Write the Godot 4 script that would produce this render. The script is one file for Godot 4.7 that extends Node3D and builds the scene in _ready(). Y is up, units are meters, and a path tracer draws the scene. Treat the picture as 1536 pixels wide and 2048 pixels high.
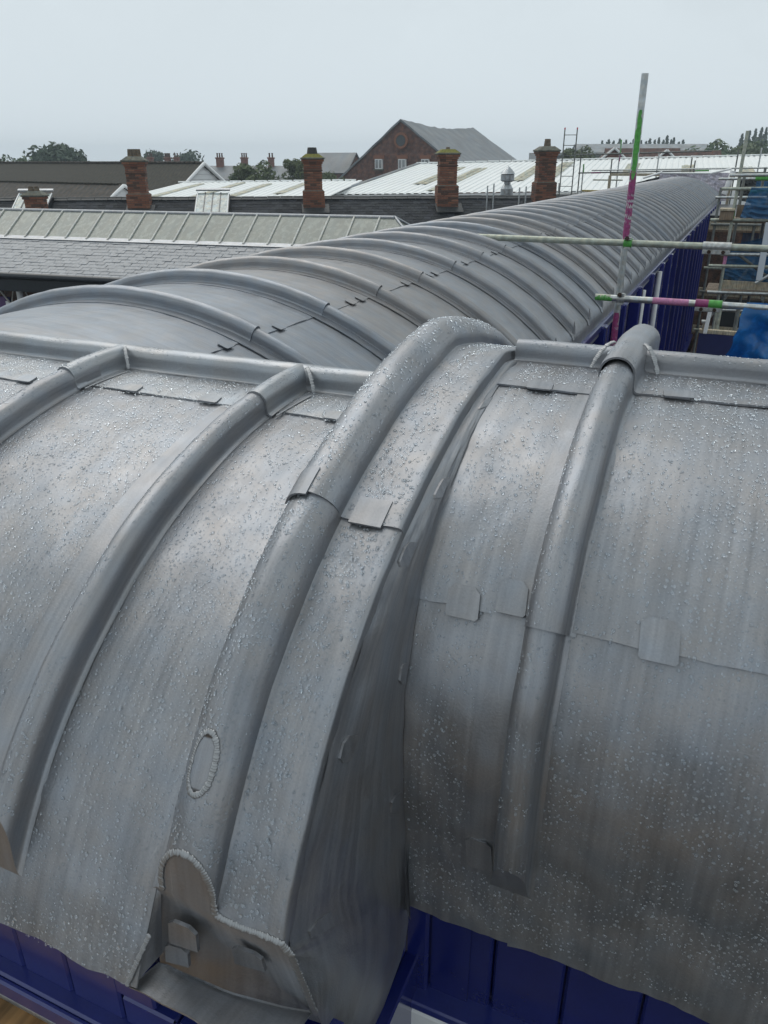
extends Node3D
# Lead-covered barrel roofs of a station footbridge on a wet, overcast day.
# Local survey axes: c = along the near roof's ridge (to the right), s = away along the long roof, h = height above eye level.
const H := 7.2
var rng := RandomNumberGenerator.new()
var mats := {}
var tex := {}
var used := {}
var nz := FastNoiseLite.new()

func W(c: float, s: float, h: float) -> Vector3:
	return Vector3(c, H + h, -s)

# ---------------------------------------------------------------- profiles
class Prof:
	var x0 := 0.0
	var top := 0.0
	var side := -1.0      # +arc goes to x0 + side * ...
	var across := true    # true: x is s and the axis runs along c; false: x is c and the axis runs along s
	var step := 0.005
	var tab := PackedVector2Array()
	func build(raw: PackedVector2Array) -> void:
		tab.clear()
		tab.append(raw[0])
		var acc := 0.0
		var next := step
		for i in range(1, raw.size()):
			var d := raw[i].distance_to(raw[i - 1])
			while acc + d >= next and d > 0.0:
				tab.append(raw[i - 1].lerp(raw[i], (next - acc) / d))
				next += step
			acc += d
	func at(arc: float) -> Vector2:
		var k := absf(arc) / step
		var i := clampi(int(k), 0, tab.size() - 2)
		var q := tab[i].lerp(tab[i + 1], k - i)
		if arc < 0.0:
			q.x = 2.0 * x0 - q.x
		return q
	func nrm(arc: float) -> Vector2:
		var d := at(arc + 0.015) - at(arc - 0.015)
		var n := Vector2(-d.y, d.x).normalized()
		return -n if side < 0.0 else n

func P3(p: Prof, al: float, arc: float, dn := 0.0) -> Vector3:
	var q := p.at(arc) + p.nrm(arc) * dn
	return W(al, q.x, q.y) if p.across else W(q.x, al, q.y)
func N3(p: Prof, arc: float) -> Vector3:
	var n := p.nrm(arc)
	return Vector3(0, n.y, -n.x) if p.across else Vector3(n.x, n.y, 0)

func rad(th: float, R: float, co: Array) -> float:
	var u := maxf(th, -0.2)
	return R * (1.0 + co[0] * u * u + co[1] * u * u * u + co[2] * u * u * u * u + co[3] * u * u * u * u * u)
const LR := 1.1045
const LCO := [0.2079, -0.1125, -0.1178, 0.0786]
const RR := 0.70035
const RCO := [0.3173, -0.0656, -0.2537, 0.1076]
var PL: Prof
var PB: Prof
var PR: Prof
var PV: Prof

func make_profiles() -> void:
	PL = Prof.new(); PL.x0 = 1.5868; PL.top = -0.5
	PB = Prof.new(); PB.x0 = 1.5868; PB.top = -0.5 + 0.128
	PR = Prof.new(); PR.x0 = 1.6714; PR.top = -0.4051
	PV = Prof.new(); PV.x0 = -2.2712; PV.top = -0.518; PV.side = 1.0; PV.across = false
	var a := PackedVector2Array(); var b := PackedVector2Array(); var c := PackedVector2Array(); var d := PackedVector2Array()
	for i in 121:
		var t := i * 0.01
		var r := rad(t, LR, LCO)
		a.append(Vector2(PL.x0 - r * sin(t), -0.5 - LR + r * cos(t)))
	for i in 60: a.append(a[a.size() - 1] + Vector2(-0.30, -0.954) * 0.01)
	for i in 131:
		var t := i * 0.01
		var r := rad(t, LR, LCO) + 0.128 - 0.128 * t
		b.append(Vector2(PL.x0 - r * sin(t), -0.5 - LR + r * cos(t)))
	for i in 60: b.append(b[b.size() - 1] + Vector2(-0.30, -0.954) * 0.01)
	for i in 156:
		var t := i * 0.01
		var r := rad(t, RR, RCO)
		c.append(Vector2(PR.x0 - r * sin(t), PR.top - RR + r * cos(t)))
	for i in 60: c.append(c[c.size() - 1] + Vector2(0, -0.01))
	for i in 94:
		var t := i * 0.01
		var r := 1.5155 * (1.0 + 0.0821 * t * t)
		d.append(Vector2(PV.x0 + r * sin(t), PV.top - 1.5155 + r * cos(t)))
	var dir := (d[d.size() - 1] - d[d.size() - 2]).normalized()
	var ang := dir.angle()
	for i in 20:
		var w := lerpf(ang, -PI / 2, (i + 1) / 20.0)
		d.append(d[d.size() - 1] + Vector2(cos(w), sin(w)) * 0.0035)
	for i in 20: d.append(d[d.size() - 1] + Vector2(0, -0.01))
	PL.build(a); PB.build(b); PR.build(c); PV.build(d)

# ---------------------------------------------------------------- mesh builder
class MB:
	var v := PackedVector3Array()
	var n := PackedVector3Array()
	var uv := PackedVector2Array()
	var ix := PackedInt32Array()
	func tri_i(a: int, b: int, c: int) -> void:
		var g := (v[b] - v[a]).cross(v[c] - v[a])
		if g.dot(n[a] + n[b] + n[c]) > 0.0:
			ix.append_array([a, c, b])
		else:
			ix.append_array([a, b, c])
	func quad(a: Vector3, b: Vector3, c: Vector3, d: Vector3, nn: Vector3, ua := Vector2.ZERO, ub := Vector2(1, 0), uc := Vector2(1, 1), ud := Vector2(0, 1)) -> void:
		var k := v.size()
		v.append_array([a, b, c, d]); n.append_array([nn, nn, nn, nn]); uv.append_array([ua, ub, uc, ud])
		tri_i(k, k + 1, k + 2); tri_i(k, k + 2, k + 3)
	func quad_f(a: Vector3, b: Vector3, c: Vector3, d: Vector3, away: Vector3) -> void:
		var g := (b - a).cross(c - a)
		if g.length() < 1e-12: g = (c - a).cross(d - a)
		g = g.normalized()
		if g.dot(away) < 0: g = -g
		quad(a, b, c, d, g, Vector2(0, 0), Vector2(a.distance_to(b), 0), Vector2(a.distance_to(b), b.distance_to(c)), Vector2(0, b.distance_to(c)))
	func poly(p: Array, away: Vector3) -> void:
		var g := Vector3.ZERO
		for i in range(1, p.size() - 1): g += (p[i] - p[0]).cross(p[i + 1] - p[0])
		g = g.normalized()
		if g.dot(away) < 0: g = -g
		var e1: Vector3 = Vector3.UP.cross(g)
		if e1.length() < 0.1: e1 = Vector3.RIGHT
		e1 = e1.normalized()
		var e2 := g.cross(e1)
		var k := v.size()
		for q in p: v.append(q); n.append(g); uv.append(Vector2(q.dot(e1), -q.dot(e2)))
		for i in range(1, p.size() - 1): tri_i(k, k + i, k + i + 1)
	func box(cn: Vector3, sz: Vector3, bs := Basis.IDENTITY) -> void:
		var hx := bs.x * sz.x * 0.5
		var hy := bs.y * sz.y * 0.5
		var hz := bs.z * sz.z * 0.5
		for e in [[hx, hy, hz], [hy, hz, hx], [hz, hx, hy]]:
			for s in [-1.0, 1.0]:
				var m: Vector3 = cn + e[0] * s
				var nn: Vector3 = (e[0] * s).normalized()
				var lu: float = e[1].length() * 2.0
				var lv: float = e[2].length() * 2.0
				quad(m - e[1] - e[2], m + e[1] - e[2], m + e[1] + e[2], m - e[1] + e[2], nn, Vector2(0, 0), Vector2(lu, 0), Vector2(lu, lv), Vector2(0, lv))
	func cbox(cn: Vector3, sz: Vector3, bv: float, bs := Basis.IDENTITY) -> void:   # box with chamfered vertical-and-horizontal edges
		var h := sz * 0.5
		var pts := []
		for sx in [-1, 1]:
			for sy in [-1, 1]:
				for sz2 in [-1, 1]:
					pts.append([Vector3(sx * h.x, sy * (h.y - bv), sz2 * (h.z - bv)), Vector3(sx * (h.x - bv), sy * h.y, sz2 * (h.z - bv)), Vector3(sx * (h.x - bv), sy * (h.y - bv), sz2 * h.z)])
		var T := func(q: Vector3) -> Vector3: return cn + bs * q
		var id := func(x: int, y: int, z: int) -> int: return x * 4 + y * 2 + z
		for s in 2:
			var sg := -1.0 if s == 0 else 1.0
			quad_f(T.call(pts[id.call(s, 0, 0)][0]), T.call(pts[id.call(s, 1, 0)][0]), T.call(pts[id.call(s, 1, 1)][0]), T.call(pts[id.call(s, 0, 1)][0]), bs.x * sg)
			quad_f(T.call(pts[id.call(0, s, 0)][1]), T.call(pts[id.call(1, s, 0)][1]), T.call(pts[id.call(1, s, 1)][1]), T.call(pts[id.call(0, s, 1)][1]), bs.y * sg)
			quad_f(T.call(pts[id.call(0, 0, s)][2]), T.call(pts[id.call(1, 0, s)][2]), T.call(pts[id.call(1, 1, s)][2]), T.call(pts[id.call(0, 1, s)][2]), bs.z * sg)
		for a in 2:
			for b in 2:
				var ga := -1.0 if a == 0 else 1.0
				var gb := -1.0 if b == 0 else 1.0
				quad_f(T.call(pts[id.call(a, b, 0)][0]), T.call(pts[id.call(a, b, 1)][0]), T.call(pts[id.call(a, b, 1)][1]), T.call(pts[id.call(a, b, 0)][1]), bs.x * ga + bs.y * gb)
				quad_f(T.call(pts[id.call(a, 0, b)][0]), T.call(pts[id.call(a, 1, b)][0]), T.call(pts[id.call(a, 1, b)][2]), T.call(pts[id.call(a, 0, b)][2]), bs.x * ga + bs.z * gb)
				quad_f(T.call(pts[id.call(0, a, b)][1]), T.call(pts[id.call(1, a, b)][1]), T.call(pts[id.call(1, a, b)][2]), T.call(pts[id.call(0, a, b)][2]), bs.y * ga + bs.z * gb)
	func tube(a: Vector3, b: Vector3, r: float, sides := 10, r2 := -1.0, caps := true) -> void:
		if r2 < 0: r2 = r
		var ax := (b - a).normalized()
		var e1 := ax.cross(Vector3.UP)
		if e1.length() < 0.05: e1 = ax.cross(Vector3.RIGHT)
		e1 = e1.normalized()
		var e2 := ax.cross(e1)
		var k := v.size()
		var l := a.distance_to(b)
		for i in sides + 1:
			var t := TAU * i / sides
			var d := e1 * cos(t) + e2 * sin(t)
			v.append_array([a + d * r, b + d * r2]); n.append_array([d, d])
			uv.append_array([Vector2(t * r, 0), Vector2(t * r, l)])
		for i in sides:
			tri_i(k + 2 * i, k + 2 * i + 1, k + 2 * i + 3); tri_i(k + 2 * i, k + 2 * i + 3, k + 2 * i + 2)
		if caps:
			for e in [[a, r, -ax], [b, r2, ax]]:
				if e[1] <= 0.0: continue
				var m := v.size()
				for i in sides:
					var t := TAU * i / sides
					v.append(e[0] + (e1 * cos(t) + e2 * sin(t)) * e[1]); n.append(e[2]); uv.append(Vector2(cos(t), sin(t)) * 0.05)
				for i in range(1, sides - 1): tri_i(m, m + i, m + i + 1)
	func lathe(at: Vector3, prof: Array, sides := 12, sq := false) -> void:   # prof: [radius, height] pairs from the bottom up
		for j in prof.size() - 1:
			var p0: Array = prof[j]
			var p1: Array = prof[j + 1]
			var nn := Vector2(p1[1] - p0[1], p0[0] - p1[0])
			if nn.length() < 1e-9: continue
			nn = nn.normalized()
			var k := v.size()
			for i in sides + 1:
				var t := TAU * i / sides
				var d := Vector3(cos(t), 0, sin(t))
				v.append_array([at + d * p0[0] + Vector3.UP * p0[1], at + d * p1[0] + Vector3.UP * p1[1]])
				var q := (d * nn.x + Vector3.UP * nn.y).normalized()
				n.append_array([q, q]); uv.append_array([Vector2(t * 0.3, p0[1]), Vector2(t * 0.3, p1[1])])
			for i in sides:
				tri_i(k + 2 * i, k + 2 * i + 1, k + 2 * i + 3); tri_i(k + 2 * i, k + 2 * i + 3, k + 2 * i + 2)
	func ball(cn: Vector3, bs: Basis, seg := 8, rings := 5) -> void:
		var k := v.size()
		for j in rings + 1:
			var ph := PI * j / rings
			for i in seg + 1:
				var t := TAU * i / seg
				var d := Vector3(sin(ph) * cos(t), cos(ph), sin(ph) * sin(t))
				v.append(cn + bs * d); n.append((bs.inverse().transposed() * d).normalized()); uv.append(Vector2(t, ph))
		for j in rings:
			for i in seg:
				var q := k + j * (seg + 1) + i
				if j > 0: tri_i(q, q + 1, q + seg + 2)
				if j < rings - 1: tri_i(q, q + seg + 2, q + seg + 1)
	# rows[i][j]: a sheet; hint tells its outer side; thick > 0 adds edges folded down by that much; open lists the edges that get none
	func grid(rows: Array, uvs: Array, hint: Vector3, thick := 0.0, open := "") -> void:
		var ni := rows.size()
		var nj: int = rows[0].size()
		var nr := []
		var tot := 0.0
		for i in ni:
			var a := PackedVector3Array()
			for j in nj:
				var du: Vector3 = rows[mini(i + 1, ni - 1)][j] - rows[maxi(i - 1, 0)][j]
				var dv: Vector3 = rows[i][mini(j + 1, nj - 1)] - rows[i][maxi(j - 1, 0)]
				var g := du.cross(dv)
				a.append(g.normalized() if g.length() > 1e-14 else Vector3.UP)
			nr.append(a)
		for j in nj: tot += nr[ni / 2][j].dot(hint)
		var sg := -1.0 if tot < 0 else 1.0
		var k := v.size()
		for i in ni:
			for j in nj:
				v.append(rows[i][j]); n.append(nr[i][j] * sg); uv.append(uvs[i][j])
		for i in ni - 1:
			for j in nj - 1:
				var q := k + i * nj + j
				tri_i(q, q + 1, q + nj + 1); tri_i(q, q + nj + 1, q + nj)
		if thick > 0.0:
			for e in [["a", 0, 0, true], ["b", ni - 1, 0, true], ["c", 0, 0, false], ["d", 0, nj - 1, false]]:
				if open.contains(e[0]): continue
				var cnt: int = nj - 1 if e[3] else ni - 1
				for m in cnt:
					var i0: int = e[1] if e[3] else m
					var j0: int = m if e[3] else e[2]
					var i1: int = e[1] if e[3] else m + 1
					var j1: int = m + 1 if e[3] else e[2]
					var p0: Vector3 = rows[i0][j0]
					var p1: Vector3 = rows[i1][j1]
					var inn: Vector3
					if e[3]: inn = rows[1 if e[1] == 0 else ni - 2][m]
					else: inn = rows[m][1 if e[2] == 0 else nj - 2]
					quad(p0, p1, p1 - nr[i1][j1] * sg * thick, p0 - nr[i0][j0] * sg * thick, (p0 - inn).normalized(), uvs[i0][j0], uvs[i1][j1], uvs[i1][j1], uvs[i0][j0])
	func mesh() -> ArrayMesh:
		var ar := []
		ar.resize(Mesh.ARRAY_MAX)
		ar[Mesh.ARRAY_VERTEX] = v; ar[Mesh.ARRAY_NORMAL] = n; ar[Mesh.ARRAY_TEX_UV] = uv; ar[Mesh.ARRAY_INDEX] = ix
		var m := ArrayMesh.new()
		m.add_surface_from_arrays(Mesh.PRIMITIVE_TRIANGLES, ar)
		return m

# ---------------------------------------------------------------- nodes
func numbered(called: String) -> String:
	var k: int = used.get(called, 0)
	used[called] = k + 1
	return called if k == 0 else "%s_%03d" % [called, k]
func thing(called: String, label: String, category: String, at := Vector3.ZERO, turn := 0.0, group := "") -> Node3D:
	var o := Node3D.new()
	o.name = numbered(called); add_child(o)
	o.position = at; o.rotation.y = turn
	tag(o, label, category, group)
	return o
func tag(o: Node, label: String, category: String, group := "") -> void:
	o.set_meta("label", label); o.set_meta("category", category)
	if group != "": o.set_meta("group", group)
func part(called: String, m: Mesh, mat: Material, parent: Node, at := Vector3.ZERO) -> MeshInstance3D:
	var o := MeshInstance3D.new()
	o.name = numbered(called) if parent == self else called
	o.mesh = m; o.material_override = mat
	o.position = at
	o.cast_shadow = GeometryInstance3D.SHADOW_CASTING_SETTING_ON
	parent.add_child(o, true)
	return o
func setting(called: String, m: Mesh, mat: Material) -> MeshInstance3D:
	var o := part(called, m, mat, self)
	o.set_meta("kind", "structure")
	return o
func box_part(called: String, mat: Material, parent: Node, cn: Vector3, sz: Vector3, bs := Basis.IDENTITY, bv := 0.0) -> MeshInstance3D:
	var b := MB.new()
	if bv > 0.0: b.cbox(Vector3.ZERO, sz, bv, bs)
	else: b.box(Vector3.ZERO, sz, bs)
	return part(called, b.mesh(), mat, parent, cn)
func tube_part(called: String, mat: Material, parent: Node, a: Vector3, b: Vector3, r := 0.0242, sides := 12) -> MeshInstance3D:
	var m := MB.new()
	var mid := (a + b) * 0.5
	m.tube(a - mid, b - mid, r, sides)
	return part(called, m.mesh(), mat, parent, mid)
func copies(called: String, m: Mesh, mat: Material, parent: Node, xf: Array, cols := []) -> MultiMeshInstance3D:
	var mm := MultiMesh.new()
	mm.transform_format = MultiMesh.TRANSFORM_3D
	if cols.size() > 0: mm.use_colors = true
	mm.mesh = m
	mm.instance_count = xf.size()
	for i in xf.size():
		mm.set_instance_transform(i, xf[i])
		if cols.size() > 0: mm.set_instance_color(i, cols[i])
	var o := MultiMeshInstance3D.new()
	o.name = numbered(called) if parent == self else called
	o.multimesh = mm; o.material_override = mat
	o.set_meta("kind", "stuff")
	parent.add_child(o, true)
	return o

# ---------------------------------------------------------------- materials
func srgb(r: float, g: float, b: float) -> Color:
	return Color(r, g, b).linear_to_srgb()
func M(called: String, r: float, g: float, b: float, rough := 0.8, metal := 0.0) -> StandardMaterial3D:
	if mats.has(called): return mats[called]
	var m := StandardMaterial3D.new()
	m.resource_name = called
	m.albedo_color = srgb(r, g, b); m.roughness = rough; m.metallic = metal
	mats[called] = m
	return m
func noise_img(seed_: int, w: int, h: int, freq: float, oct := 4, kind := FastNoiseLite.TYPE_SIMPLEX_SMOOTH) -> PackedByteArray:
	var f := FastNoiseLite.new()
	f.seed = seed_; f.frequency = freq; f.noise_type = kind; f.fractal_octaves = oct
	var im := f.get_seamless_image(w, h)
	im.convert(Image.FORMAT_L8)
	return im.get_data()
func stretch(data: PackedByteArray, w: int, h: int, W2: int, H2: int) -> PackedByteArray:
	var im := Image.create_from_data(w, h, false, Image.FORMAT_L8, data)
	im.resize(W2, H2, Image.INTERPOLATE_CUBIC)
	return im.get_data()
func tone_tex(layers: Array, base: float, sz := 512, tint := 0.0, seed_ := 1) -> ImageTexture:   # layers: [bytes, amount]; tones are linear, stored as sRGB
	var out := PackedByteArray()
	out.resize(sz * sz * 3)
	var tn := noise_img(seed_ + 91, sz, sz, 0.012, 3)
	for i in sz * sz:
		var t := base
		for l in layers: t += (l[0][i] / 255.0 - 0.5) * l[1]
		t = clampf(t, 0.02, 1.0)
		var q := (tn[i] / 255.0 - 0.5) * tint
		out[i * 3] = int(255.0 * pow(clampf(t * (1.0 + q), 0.0, 1.0), 0.4545))
		out[i * 3 + 1] = int(255.0 * pow(t, 0.4545))
		out[i * 3 + 2] = int(255.0 * pow(clampf(t * (1.0 - q), 0.0, 1.0), 0.4545))
	var im := Image.create_from_data(sz, sz, false, Image.FORMAT_RGB8, out)
	return ImageTexture.create_from_image(im)
func gray_tex(layers: Array, base: float, sz := 512) -> ImageTexture:
	var out := PackedByteArray()
	out.resize(sz * sz)
	for i in sz * sz:
		var t := base
		for l in layers: t += (l[0][i] / 255.0 - 0.5) * l[1]
		out[i] = int(255.0 * clampf(t, 0.0, 1.0))
	return ImageTexture.create_from_image(Image.create_from_data(sz, sz, false, Image.FORMAT_L8, out))

func make_materials() -> void:
	var S := 1024
	var streak := stretch(noise_img(3, S, 32, 0.09, 4), S, 32, S, S)
	var streak2 := stretch(noise_img(13, S, 64, 0.03, 4), S, 64, S, S)
	var cloud := noise_img(5, S, S, 0.006, 5)
	var cloud2 := noise_img(15, S, S, 0.011, 5)
	var fine := noise_img(7, S, S, 0.16, 3)
	var speck := noise_img(9, S, S, 0.35, 1)
	var blot := noise_img(11, S, S, 0.009, 4)
	for i in blot.size():
		var q := blot[i] / 255.0
		blot[i] = int(255.0 * smoothstep(0.66, 0.74, q))
	var scr := PackedByteArray(); scr.resize(S * S)     # scratches and scuffs
	for k in 70:
		var px := rng.randf() * S; var py := rng.randf() * S
		var an := rng.randfn() * 0.5 + (PI / 2 if rng.randf() < 0.7 else 0.3)
		var ln := int(rng.randf_range(8, 70))
		var st := rng.randf_range(30, 110)
		for q in ln:
			an += rng.randfn() * 0.02
			px += cos(an); py += sin(an)
			scr[(int(py) & (S - 1)) * S + (int(px) & (S - 1))] = int(st * (1.0 - absf(2.0 * q / ln - 1.0) * 0.6))
	tex.lead = tone_tex([[streak, 0.20], [streak2, 0.14], [cloud, 0.14], [fine, 0.09], [speck, 0.08], [scr, 0.4]], 0.74 + 0.20, S, 0.10, 2)
	tex.lead_r = gray_tex([[streak, 0.16], [cloud2, 0.20], [fine, 0.12], [blot, -0.06]], 0.62, S)
	tex.lead_h = gray_tex([[streak, 0.12], [cloud2, 0.5], [fine, 0.35], [speck, 0.25]], 0.5, S)
	for e in [["lead", 0.288, 0.296, 0.318, 0.42, 0.74], ["lead_warm", 0.292, 0.290, 0.300, 0.44, 0.74], ["lead_blue", 0.262, 0.280, 0.312, 0.40, 0.74], ["lead_bright", 0.345, 0.359, 0.382, 0.40, 0.72]]:
		var m := M(e[0], e[1] / 0.74, e[2] / 0.74, e[3] / 0.74, e[4], e[5])
		m.albedo_texture = tex.lead
		m.roughness_texture = tex.lead_r; m.roughness = e[4] / 0.62
		m.heightmap_enabled = true; m.heightmap_texture = tex.lead_h; m.heightmap_scale = 0.05
		m.uv1_scale = Vector3(0.8, 0.8, 1)
	M("weld", 0.34, 0.35, 0.365, 0.44, 0.8)
	var wt := M("water", 0.96, 0.98, 1.0, 0.02)
	wt.refraction_enabled = true; wt.refraction_scale = 0.033
	wt.transparency = BaseMaterial3D.TRANSPARENCY_ALPHA
	wt.albedo_color = Color(0.96, 0.98, 1.0, 0.08)
	var wood := noise_img(21, 512, 32, 0.06, 4)
	var ws := stretch(wood, 512, 32, 512, 512)
	var s5 := noise_img(23, 512, 512, 0.01, 4)
	var f5 := noise_img(25, 512, 512, 0.12, 3)
	var p5 := noise_img(27, 512, 512, 0.05, 4)
	tex.rough = tone_tex([[s5, 0.5], [f5, 0.3]], 0.72, 512, 0.2, 3)
	tex.wood = tone_tex([[ws, 0.6], [s5, 0.3]], 0.7, 512, 0.2, 4)
	tex.moss = tone_tex([[s5, 0.7], [p5, 0.6], [f5, 0.2]], 0.6, 512, 0.5, 5)
	tex.clean = tone_tex([[s5, 0.07], [f5, 0.05]], 0.93, 512, 0.02, 8)
	tex.scuffed = tone_tex([[s5, 0.16], [f5, 0.14]], 0.9, 512, 0.05, 12)
	tex.fine_h = gray_tex([[f5, 0.6], [p5, 0.4]], 0.5, 512)
	var paint := noise_img(31, 512, 512, 0.02, 4)
	for i in paint.size(): paint[i] = int(255.0 * smoothstep(0.60, 0.68, paint[i] / 255.0))
	tex.paint = tone_tex([[s5, 0.2], [f5, 0.16], [paint, 0.25]], 0.72, 512, 0.1, 6)
	# blue paintwork
	for e in [["blue_paint", 0.008, 0.014, 0.115, 0.22], ["blue_wall", 0.012, 0.018, 0.155, 0.25], ["blue_paint_worn", 0.018, 0.028, 0.165, 0.30], ["blue_hoarding", 0.018, 0.024, 0.10, 0.45]]:
		var m := M(e[0], e[1] / 0.9, e[2] / 0.9, e[3] / 0.9, e[4])
		m.albedo_texture = tex.scuffed; m.uv1_triplanar = true; m.uv1_world_triplanar = true; m.uv1_scale = Vector3.ONE * 1.7
		m.clearcoat_enabled = true; m.clearcoat = 0.5; m.clearcoat_roughness = 0.1
	tri(M("tube_steel", 0.48 / 0.72, 0.50 / 0.72, 0.50 / 0.72, 0.36, 0.75), tex.rough, 3.0)
	tri(M("tube_dull", 0.16 / 0.72, 0.17 / 0.72, 0.165 / 0.72, 0.55, 0.3), tex.rough, 2.0)
	tri(M("tube_lime", 0.37 / 0.72, 0.39 / 0.72, 0.335 / 0.72, 0.45, 0.5), tex.rough, 3.0)
	tri(M("paint_magenta", 0.26 / 0.72, 0.04 / 0.72, 0.15 / 0.72, 0.45), tex.rough, 6.0)
	tri(M("paint_pink", 0.50 / 0.72, 0.20 / 0.72, 0.36 / 0.72, 0.5), tex.rough, 6.0)
	tri(M("paint_green", 0.08 / 0.72, 0.33 / 0.72, 0.06 / 0.72, 0.45), tex.rough, 6.0)
	tri(M("paint_yellow", 0.55, 0.42, 0.08, 0.5), tex.rough, 4.0)
	tri(M("bolt_rust", 0.06, 0.035, 0.025, 0.7, 0.3), tex.rough, 8.0)
	tri(M("fitting_zinc", 0.62, 0.63, 0.62, 0.4, 0.6), tex.rough, 6.0)
	for e in [["slate_a", 0.16, 0.178, 0.205], ["slate_b", 0.18, 0.198, 0.226], ["slate_c", 0.142, 0.158, 0.184]]:
		tri(M(e[0], e[1] / 0.72, e[2] / 0.72, e[3] / 0.72, 0.34), tex.rough, 2.3)
	var ds := tri(M("dark_slate", 0.042 / 0.72, 0.045 / 0.72, 0.051 / 0.72, 0.72), tex.rough, 2.0)
	ds.vertex_color_use_as_albedo = true; ds.metallic_specular = 0.25
	tri(M("ridge_tile", 0.055, 0.06, 0.065, 0.5), tex.moss, 1.5)
	for e in [["brick_a", 0.235, 0.1, 0.06], ["brick_b", 0.19, 0.078, 0.05], ["brick_c", 0.28, 0.135, 0.085], ["brick_d", 0.1, 0.055, 0.04]]:
		tri(M(e[0], e[1] / 0.72, e[2] / 0.72, e[3] / 0.72, 0.85), tex.rough, 5.0)
	tri(M("mortar", 0.16, 0.14, 0.12, 0.9), tex.rough, 4.0)
	tri(M("cap_stone", 0.23, 0.23, 0.19, 0.85), tex.moss, 1.4)
	tri(M("cap_moss", 0.30, 0.29, 0.07, 0.9), tex.moss, 3.0)
	tri(M("pot_clay", 0.22, 0.17, 0.12, 0.8), tex.moss, 2.0)
	tri(M("pot_dark", 0.06, 0.06, 0.06, 0.8), tex.rough, 2.0)
	tri(M("white_roof", 0.86, 0.88, 0.88, 0.5), tex.clean, 0.12)
	tri(M("rooflight_cream", 0.62, 0.60, 0.46, 0.5), tex.moss, 0.4)
	tri(M("white_paint", 0.86, 0.87, 0.88, 0.5), tex.clean, 0.6)
	tri(M("glazing_bar", 0.66, 0.66, 0.62, 0.45), tex.rough, 2.0)
	tri(M("old_brick", 0.24, 0.125, 0.10, 0.9), tex.moss, 0.35)
	tri(M("brown_brick", 0.15, 0.085, 0.065, 0.9), tex.moss, 0.8)  # dark brown brick; the tone is plain brick, not soot
	tri(M("far_slate", 0.235, 0.25, 0.27, 0.5), tex.rough, 0.10)
	tri(M("mossy_tile", 0.070, 0.064, 0.050, 0.9), tex.moss, 0.8)
	tri(M("brown_tile", 0.115, 0.10, 0.088, 0.9), tex.moss, 0.6)
	tri(M("red_tile", 0.16, 0.085, 0.07, 0.85), tex.moss, 0.3)
	tri(M("red_brick", 0.27, 0.12, 0.09, 0.9), tex.rough, 0.5)
	tri(M("render_wall", 0.45, 0.44, 0.42, 0.9), tex.rough, 0.3)
	tri(M("far_grey", 0.40, 0.42, 0.44, 0.8), tex.rough, 0.1)
	tri(M("ground", 0.10, 0.10, 0.095, 0.95), tex.moss, 0.15)
	tri(M("ply", 0.42, 0.24, 0.10, 0.65), tex.wood, 1.2)
	tri(M("board", 0.27, 0.20, 0.14, 0.7), tex.wood, 1.5)
	tri(M("timber_pale", 0.55, 0.48, 0.36, 0.8), tex.wood, 2.0)
	tri(M("black_sheet", 0.028, 0.032, 0.038, 0.35), tex.rough, 1.0)
	tri(M("lilac_sheet", 0.85, 0.80, 0.92, 0.6), tex.paint, 0.8)
	tri(M("iron_gutter", 0.018, 0.024, 0.034, 0.35), tex.rough, 2.0)
	tri(M("bark", 0.07, 0.055, 0.042, 0.95), tex.rough, 1.0)
	tri(M("galv", 0.52, 0.55, 0.58, 0.38, 0.75), tex.rough, 2.0)
	tri(M("old_timber", 0.11, 0.095, 0.08, 0.9), tex.wood, 1.0)
	M("window_glass", 0.03, 0.035, 0.04, 0.08)
	var gl := M("wired_glass", 0.30, 0.325, 0.31, 0.18)
	tri(gl, tex.moss, 0.7)
	gl.albedo_texture = tex.paint; gl.uv1_scale = Vector3.ONE * 0.5; gl.albedo_color = srgb(0.33, 0.36, 0.32)
	tri(M("pale_glass", 0.55, 0.62, 0.60, 0.12), tex.moss, 0.7)
	var tp := M("blue_tarp", 0.014, 0.20, 0.56, 0.35)
	tri(tp, tex.paint, 1.2)
	tp.backlight_enabled = true; tp.backlight = Color(0.05, 0.25, 0.5)
	var net := M("blue_netting", 0.010, 0.11, 0.26, 0.6)
	net.transparency = BaseMaterial3D.TRANSPARENCY_ALPHA
	net.albedo_color.a = 0.72
	for e in [["leaf_mid", 0.070, 0.105, 0.050], ["leaf_pale", 0.095, 0.12, 0.055], ["leaf_dark", 0.050, 0.075, 0.048], ["leaf_olive", 0.09, 0.11, 0.045]]:
		var m := M(e[0], e[1], e[2], e[3], 0.8)
		m.backlight_enabled = true; m.backlight = Color(0.1, 0.14, 0.04)

func tri(m: StandardMaterial3D, t: Texture2D, sc: float) -> StandardMaterial3D:
	m.albedo_texture = t; m.uv1_triplanar = true; m.uv1_world_triplanar = true
	m.uv1_scale = Vector3.ONE * sc
	return m

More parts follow.
